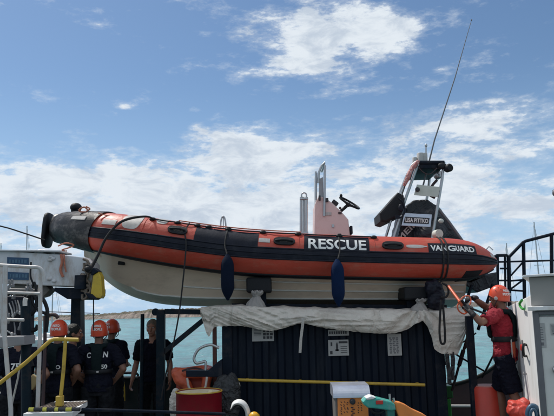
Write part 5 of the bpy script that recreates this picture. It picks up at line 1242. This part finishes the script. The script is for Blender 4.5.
    for (txt, ux, z, w_, h_) in (back_text or ()):
        def fb(u, v, ux=ux, z=z):
            x = ux+u; a = min(0.99, abs(x)/0.20); y = -0.146*math.sqrt(1-a*a*0.8)
            return V((x, y-0.008+(lean*(z+v-0.96)), z+v))
        bm = text_bm(txt, w_, h_, fb, bold=0.03, cuts=2); 
        # drop the letters onto the cloth
        from mathutils.bvhtree import BVHTree
        bt = BVHTree.FromPolygons([v.co for v in shirt.data.vertices], [p.vertices for p in shirt.data.polygons])
        for v in bm.verts:
            hit = bt.ray_cast(V((v.co.x, -1, v.co.z)), V((0,1,0)))
            if hit[0] is not None: v.co.y = hit[0].y-0.004
        _mk("lettering", bm, white_ink, shirt)
    return t
hipL = dict(elL=(-0.33,-0.06,1.16), wrL=(-0.21,0.06,1.02), hdL=((0.9,0.3,-0.6),(-0.5,-0.6,0.3),(0,1,0.2),0.5))
hipR = dict(elR=(0.33,-0.06,1.16), wrR=(0.21,0.06,1.02), hdR=((-0.9,0.3,-0.6),(0.5,-0.6,0.3),(0,1,0.2),0.5))
frontL = dict(elL=(-0.27,-0.02,1.13), wrL=(-0.16,0.22,1.10), hdL=((0.7,0.6,0),(0,0.3,1),(0.4,1,0.2),0.6))
frontR = dict(elR=(0.27,-0.02,1.13), wrR=(0.16,0.22,1.10), hdR=((-0.7,0.6,0),(0,0.3,1),(-0.4,1,0.2),0.6))
def gx(px, Y): 
    return P(px, 360, Y).x
person("crew member with lettered helmet and a grey-green life vest seen from behind, hands on hips", (gx(98.5,8.6),8.6,0.13), rd(4), {**hipL,**hipR}, navy_cloth, skin=skin_d, helmet=0.001, vest=vest_m,
       back_text=(("C",-0.105,1.345,0.055,0.07),("N",0.105,1.35,0.055,0.07),("50",0.095,1.20,0.07,0.055)))
person("helmeted crew member with a dark vest behind the yellow handrail, back turned", (gx(57.5,8.45),8.45,0.15), rd(-14), {**frontL,**hipR}, navy_cloth, skin=skin_d, helmet=-0.25, vest=vest_m,
       back_text=(("C",-0.11,1.33,0.055,0.07),("O",0.08,1.20,0.05,0.05)))
person("bare-headed dark-haired person between the helmeted two, looking right, in front of the dark post", (gx(72,8.82),8.82,0.10), rd(-70), {**frontL,**frontR}, navy_cloth, skin=skin_m, hair=hair_d, head_turn=-0.2)
person("helmeted crew member half hidden behind the one with hands on hips", (gx(111,9.9),9.9,0.13), rd(-20), {**frontR}, navy_cloth, skin=skin_d, helmet=0.1, vest=vest_m)
person("fair-haired man in dark clothes standing apart beside the teal frame, facing the camera", (gx(152.5,9.7),9.7,0.13), rd(176), dict(wrL=(-0.27,0.05,0.90),wrR=(0.29,0.03,0.90)), navy_cloth, skin=skin_m, hair=hair_g, trous=dark_trous)
person("leftmost crew member, dark-haired with a white number on the back, bending by the controls", (gx(18,8.0),8.0,0.13), rd(20), {**frontL,**hipR}, navy_cloth, skin=skin_d, hair=hair_d, lean=0.18, head_pitch=-0.3,
       back_text=(("750",0.0,1.27,0.15,0.075),))
# the helmeted man at right, arms raised to the stern
YM = 8.0; Lz = P(500,284.5,YM).z-1.79; LOC = V((P(508.5,400,YM).x, YM, Lz)); ROT = rd(58)
Mi = Matrix.Rotation(-ROT, 3, 'Z')
def loc_(p): return Mi@(p-LOC)
wl = loc_(P(471,312,7.72)); el2 = loc_(P(481,322.5,7.66)); wr2 = loc_(P(473.5,298,8.1)); er = loc_(P(485,306.5,8.2))
dl = Mi@(P(464,303.5,7.8)-P(471,312,7.72)); dr = Mi@(P(465,297,8.0)-P(473.5,298,8.1))
up_l = Mi@V((0,0,1))
pose = dict(elL=el2, wrL=wl, elR=er, wrR=wr2, hdL=(dl, Mi@V((0.2,-1,0.3)), Mi@V((0.4,0.3,1)), 0.75), hdR=(dr, Mi@V((0,0.3,1)), Mi@V((-0.2,-1,0)), 0.7), shR=(0.18,0.03,1.45), shL=(-0.18,0.03,1.43),
            knL=(-0.10,-0.09,0.50), knR=(0.12,0.13,0.50), anL=(-0.11,-0.18,0.09), anR=(0.13,0.12,0.09))
mn = person("man in a red T-shirt, navy shorts and orange helmet reaching up to the boat's stern", LOC, ROT, pose, red_cloth, skin=skin_d, helmet=0.75, vest=vest_m, legs='short', trous=navy_cloth, glove=True, head_turn=0.25, beltm=black_rub)
bm = bmn(); box(bm, (LOC.x, YM, (Lz-0.01)/2), (0.8, 0.8, Lz-0.01), bev=0.02); single("deck_platform", bm, navy_p, "low dark platform under the feet of the man in red", "platform")
# what he holds: orange lever with loops
t = thing("orange_lever", "orange lever strap held up to the stern by the man in red", "lever", P(468,314,7.85))
bm = bmn(); tube(bm, [P(448.5,286,8.3), P(455,295,8.1), P(461,303,7.9)], 0.018, 8, smooth=2); part("strap", bm, orange_pl, t)
bm = bmn(); tube(bm, PS([(459.5,300.5),(468.5,312)], 7.82), [(0.03,0.02),(0.034,0.022)], 8); part("grip", bm, orange_pl, t)
bm = bmn(); tube(bm, PS([(460,301),(457.5,306),(459,311),(464,314),(467,312)], 7.85), 0.009, 8, smooth=4); tube(bm, PS([(461,299),(464,296.5),(469,296),(471,301),(469,306)], 7.85), 0.008, 8, smooth=4); part("loop", bm, orange_pl, t)
bm = bmn(); tube(bm, PS([(461.5,300),(467,307),(470,313)], 7.78), 0.016, 8); part("hook", bm, black_rub, t)
bm = bmn(); tube(bm, PS([(470,308),(478,311),(486,314)], 7.6), 0.012, 6); single("control_line", bm, rope_m, "thin black line running from the orange lever towards the man in red", "rope")
bm = bmn(); tube(bm, PS([(472,285),(469,293),(466,303),(462,316)], 9.0), 0.022, 6)
single("stern_support", bm, navy_p, "short dark slanting bar below the stern cover, left of the raised gloves", "bar", group="slanting bars under the stern")
bm = bmn(); tube(bm, PS([(493,284),(489,297),(484,312),(478,330)], 9.0), 0.022, 6)
single("stern_support", bm, navy_p, "longer dark slanting bar running down behind the orange helmet", "bar", group="slanting bars under the stern")

# ================================================================== RIGHT: WHITE BULKHEAD, CABIN, RAILS
t = thing("white_bulkhead", "sunlit white bulkhead with a sloping top behind the man in red", "bulkhead", (P(520,400,8.0).x, 8.0, 0))
bulk_m = mat("bright_white_bulkhead_paint",(0.86,0.86,0.85),0.4,var=0.03,dirt=(0.55,0.50,0.42),dirtamt=0.45,dscale=2.5,stretch=(1.5,1.5,0.5))
A = P(503,309,9.6); B = P(530.5,295,6.5)
bm = bmn(); A0 = V((A.x,A.y,0)); B0 = V((B.x,B.y,0)); d_ = (B0-A0); nr = V((d_.y,-d_.x,0)).normalized()
if nr.dot(EYE-A) < 0: nr = -nr
prism(bm, [A, B, B0, A0], -nr*0.12, bev=0.01); part("panel", bm, bulk_m, t)
def onw(px, py):     # point of the bulkhead's face seen at this pixel
    d = ray(px, py); k = (A0-EYE).dot(nr)/d.dot(nr); return EYE+d*k
bm = bmn(); q = [onw(526.5,345)+nr*0.0, onw(528.5,345)+nr*0.05, onw(528.8,355)+nr*0.05, onw(526.7,356)+nr*0.0]; tube(bm, q, 0.014, 8, smooth=3); part("door_handle", bm, black_rub, t)
bm = bmn(); c = onw(523.5,347.5); lathe(bm, [(0.035,0),(0.035,0.03),(0.02,0.035)], c, 16, axis=nr); part("red_switch", bm, red_pl, t)
bm = bmn(); tube(bm, [onw(523,340)+nr*0.01, onw(523.6,358)+nr*0.01], 0.008, 6); box(bm, onw(527,374)+nr*0.008, (0.09,0.01,0.012)); part("trim", bm, frame_m, t)
bm = bmn(); tube(bm, [onw(525,300)+nr*0.03, onw(523.5,304)+nr*0.04, onw(524.5,308)+nr*0.03, onw(527,309)+nr*0.03], 0.014, 6, smooth=4); single("cord", bm, green_pl, "short green cord hooked on the white bulkhead's top corner", "cord")
t = thing("life_ring", "orange and white life ring hung edge-on behind the man in red", "life ring", onw(517,360)); 
bm = bmn(); c = onw(516,346)+nr*0.09; s1 = V((0,0,1)); s2 = d_.normalized()
ring = [c+s1*math.cos(2*PI*k/40)*0.33+s2*math.sin(2*PI*k/40)*0.33 for k in range(40)]
rings = tube(bm, ring, (0.06,0.05), 14, closed=True)
part("ring", bm, orange_pl, t)
for k0 in (5,15,25,35):
    bm = bmn(); tube(bm, [ring[(k0+i)%40] for i in range(-2,3)], (0.063,0.053), 14); part("band", bm, white_p, t)
bm = bmn(); tube(bm, [c+(s1*math.cos(2*PI*k/60)+s2*math.sin(2*PI*k/60))*(0.40+0.03*math.cos(2*PI*k/15)) for k in range(60)], 0.008, 6, closed=True); part("grab_line", bm, rope_w, t)
t = thing("red_barrel", "orange-red barrel standing behind the legs of the man in red", "barrel", (P(488,400,8.3).x, 8.3, 0))
zt = P(488,386,8.3).z; bm = bmn(); lathe(bm, [(0.17,0),(0.18,0.02),(0.18,zt*0.5),(0.19,zt*0.5+0.015),(0.18,zt*0.5+0.03),(0.18,zt-0.03),(0.165,zt)], (P(488,400,8.3).x,8.3,0), 32); part("body", bm, mat("orange_red_paint",(0.5,0.05,0.03),0.4,var=0.12,dirt=(0.3,0.08,0.05),dirtamt=0.5), t)
bm = bmn(); lathe(bm, [(0.02,zt),(0.155,zt),(0.155,zt+0.012),(0.02,zt+0.015)], (P(488,400,8.3).x,8.3,0), 32); part("lid", bm, mat("faded_red_lid",(0.5,0.2,0.16),0.5), t)
bm = bmn(); c = P(519,408,7.3); ell(bm, c+V((0,0,-0.02)), (0.13,0.12,0.09)); ell(bm, c+V((0.06,0,0.05)), (0.045,0.08,0.05)); ell(bm, c+V((-0.07,0,0.05)), (0.04,0.08,0.03)); box(bm, (c.x,7.3,0.35), (0.24,0.22,0.7)); bm = remesh(bm, 0.010, 1, wr=0.03, wscale=7, fold=0.006); single("red_buoy_bag", bm, mat("red_orange_vinyl",(0.48,0.045,0.03),0.5,var=0.1,crease=0.3,cscale=6), "crumpled red-orange bag at the foot of the white bulkhead", "bag")
bm = bmn(); tube(bm, PS([(528,416),(529,410),(532,406.5),(536,408),(539,414),(540,424)], 6.6), 0.03, 10, smooth=5); tube(bm, PS([(530,420),(531,412),(533.5,409.5),(536,413),(537,424)], 6.55), 0.016, 8, smooth=5)
single("blue_hose_coil", bm, mat("blue_hose",(0.02,0.07,0.13),0.4), "dark blue hose arching at the bottom by the pale door", "hose")
bm = bmn(); ell(bm, onw(519.5,396)+nr*0.06, (0.035,0.03,0.07)); tube(bm, [onw(518,402)+nr*0.06, onw(519.5,393)+nr*0.07, onw(521,388)+nr*0.06], 0.012, 6, smooth=3); single("grey_clip", bm, rope_w, "small pale rope bundle on the white bulkhead above the red bag", "rope")
# cabin
Yc0 = 5.6
t = thing("deck_cabin", "grey and white deck cabin with a pale door at the right edge", "cabin", (P(527.5,300,Yc0).x, Yc0, 0), rotz=-rd(23))
xl = P(527.5,300,Yc0).x; xr = xl+2.2; z1 = P(540,310,Yc0).z; z0_ = P(540,306,Yc0).z; zt = P(540,277,Yc0).z
bm = bmn(); box(bm, ((xl+xr)/2+0.012, Yc0+1.0, (zt+z0_)/2), (xr-xl-0.024, 1.9, zt-z0_-0.0), bev=0.006); part("upper_panel", bm, grey_cab, t)
bm = bmn(); prism(bm, [V((xl-0.03,Yc0-0.01,zt+0.001)),V((xr,Yc0-0.01,zt+0.03)),V((xr,Yc0-0.01,zt+0.055)),V((xl-0.02,Yc0-0.01,zt+0.02))], (0,2.05,0), bev=0.004); part("roof", bm, white_p, t)
bm = bmn(); box(bm, ((xl+xr)/2-0.005, Yc0+1.0, z0_-0.02), (xr-xl, 2.04, 0.036), bev=0.006); part("ledge", bm, white_p, t)
bm = bmn(); box(bm, ((xl+xr)/2+0.02, Yc0+1.05, (z0_-0.04)/2), (xr-xl-0.06, 1.95, z0_-0.045)); part("lower_wall", bm, white_p, t)
bm = bmn(); xd = P(534.5,360,Yc0).x; zd = P(540,315,Yc0).z
box(bm, (xl+0.055, Yc0+0.05, (z0_-0.05)/2), (0.05, 0.07, z0_-0.06), bev=0.006); box(bm, (xl+1.0, Yc0+0.05, (z0_-0.042+zd)/2), (1.94, 0.06, z0_-0.045-zd), bev=0.004); part("door_frame", bm, frame_m, t)
bm = bmn(); box(bm, (xd+0.45, Yc0+0.05, (zd-0.01)/2), (0.86, 0.045, zd-0.02), bev=0.008); dr_ = part("door", bm, door_m, t)
def cs(name, bm, m, par): bmesh.ops.translate(bm, vec=-root_loc(t), verts=bm.verts); return _mk(name, bm, m, par)
for (x0,y0,x1,y1) in ((535.8,323,544.3,347),(547.5,323.5,553.5,334.5)):
    a = P(x0,y0,Yc0+0.02); b_ = P(x1,y1,Yc0+0.02); bm = bmn(); box(bm, ((a.x+b_.x)/2, Yc0+0.024, (a.z+b_.z)/2), (b_.x-a.x, 0.004, a.z-b_.z)); n_ = cs("notice", bm, paper, dr_)
    bm = bmn(); w_ = b_.x-a.x; h_ = a.z-b_.z
    for k in range(6): box(bm, (a.x+w_*(0.4+0.05*(k%3)), Yc0+0.0205, a.z-h_*(0.18+0.1*k)), (w_*(0.5+0.08*(k%2)), 0.002, h_*0.022))
    box(bm, (a.x+w_*0.5, Yc0+0.0205, a.z-h_*0.86), (w_*0.35, 0.002, h_*0.12)); cs("printing", bm, frame_m, n_)
bm = bmn(); ell(bm, P(553,369,Yc0), (0.018,0.03,0.03)); box(bm, P(553.4,369,Yc0+0.02), (0.03,0.02,0.07), bev=0.004); cs("knob", bm, steel, dr_)
# dark pipe railing on the upper deck
t = thing("stair_railing", "dark pipe railing climbing right behind the boat's stern above the white bulkhead", "railing", P(520,330,9.0))
Yr = 9.9; rr = 0.024
def rl(pts, r=rr): 
    bm = bmn(); tube(bm, PS(pts, Yr), r, 8); return bm
part("top_rail", rl([(494,257.3),(497,255.5),(507,255.3),(509,257),(523,242.5),(526,241),(553,234),(590,225)]), navy_p, t)
for q, r in (([(497.5,256),(498.2,322)],0.022),([(508.6,256),(510,322)],0.03),([(523.4,242),(525,322)],0.028),([(551.5,234.5),(552,322)],0.03),([(505,257),(505.8,322)],0.018)): part("post", rl(q, r), navy_p, t)
for q in (([(498,262),(552,260.5),(590,260)]),([(500,268.5),(509,268.5)]),([(509,281),(527,279.5),(552,279)]),([(510,276.5),(524,261)]),([(500,297),(527,277)]),([(499,280.5),(509,280.5)]),([(508,290),(524,291)])): part("rail", rl(q, 0.014), navy_p, t)
bm = bmn(); a = P(509,300,Yr); b_ = P(552,300,Yr); c_ = P(514,300,Yr)
box(bm, ((c_.x+4.2)/2+0.3, Yr+0.75, 1.72), (4.2-c_.x+0.6, 0.9, 0.06)); 
for xx in (c_.x+0.9, 4.3): box(bm, (xx, Yr+0.6, 0.85), (0.09,0.09,1.7))
single("upper_walkway", bm, navy_p, "dark walkway deck carrying the pipe railing behind the white bulkhead", "walkway")
t = thing("deck_floodlight", "small dark floodlight just inside the right edge of the sky", "lamp", P(575,330,8.5))
bm = bmn(); tube(bm, [P(575,330,8.5), P(575,186,8.5)], 0.03, 8); tube(bm, [P(575,188,8.5), P(557,190,8.5)], 0.02, 8); part("mast", bm, frame_m, t)
bm = bmn(); ell(bm, P(555,193,8.5), (0.035,0.04,0.045)); box(bm, P(556,190.5,8.5), (0.07,0.08,0.03), bev=0.008); part("lamp_head", bm, frame_m, t)
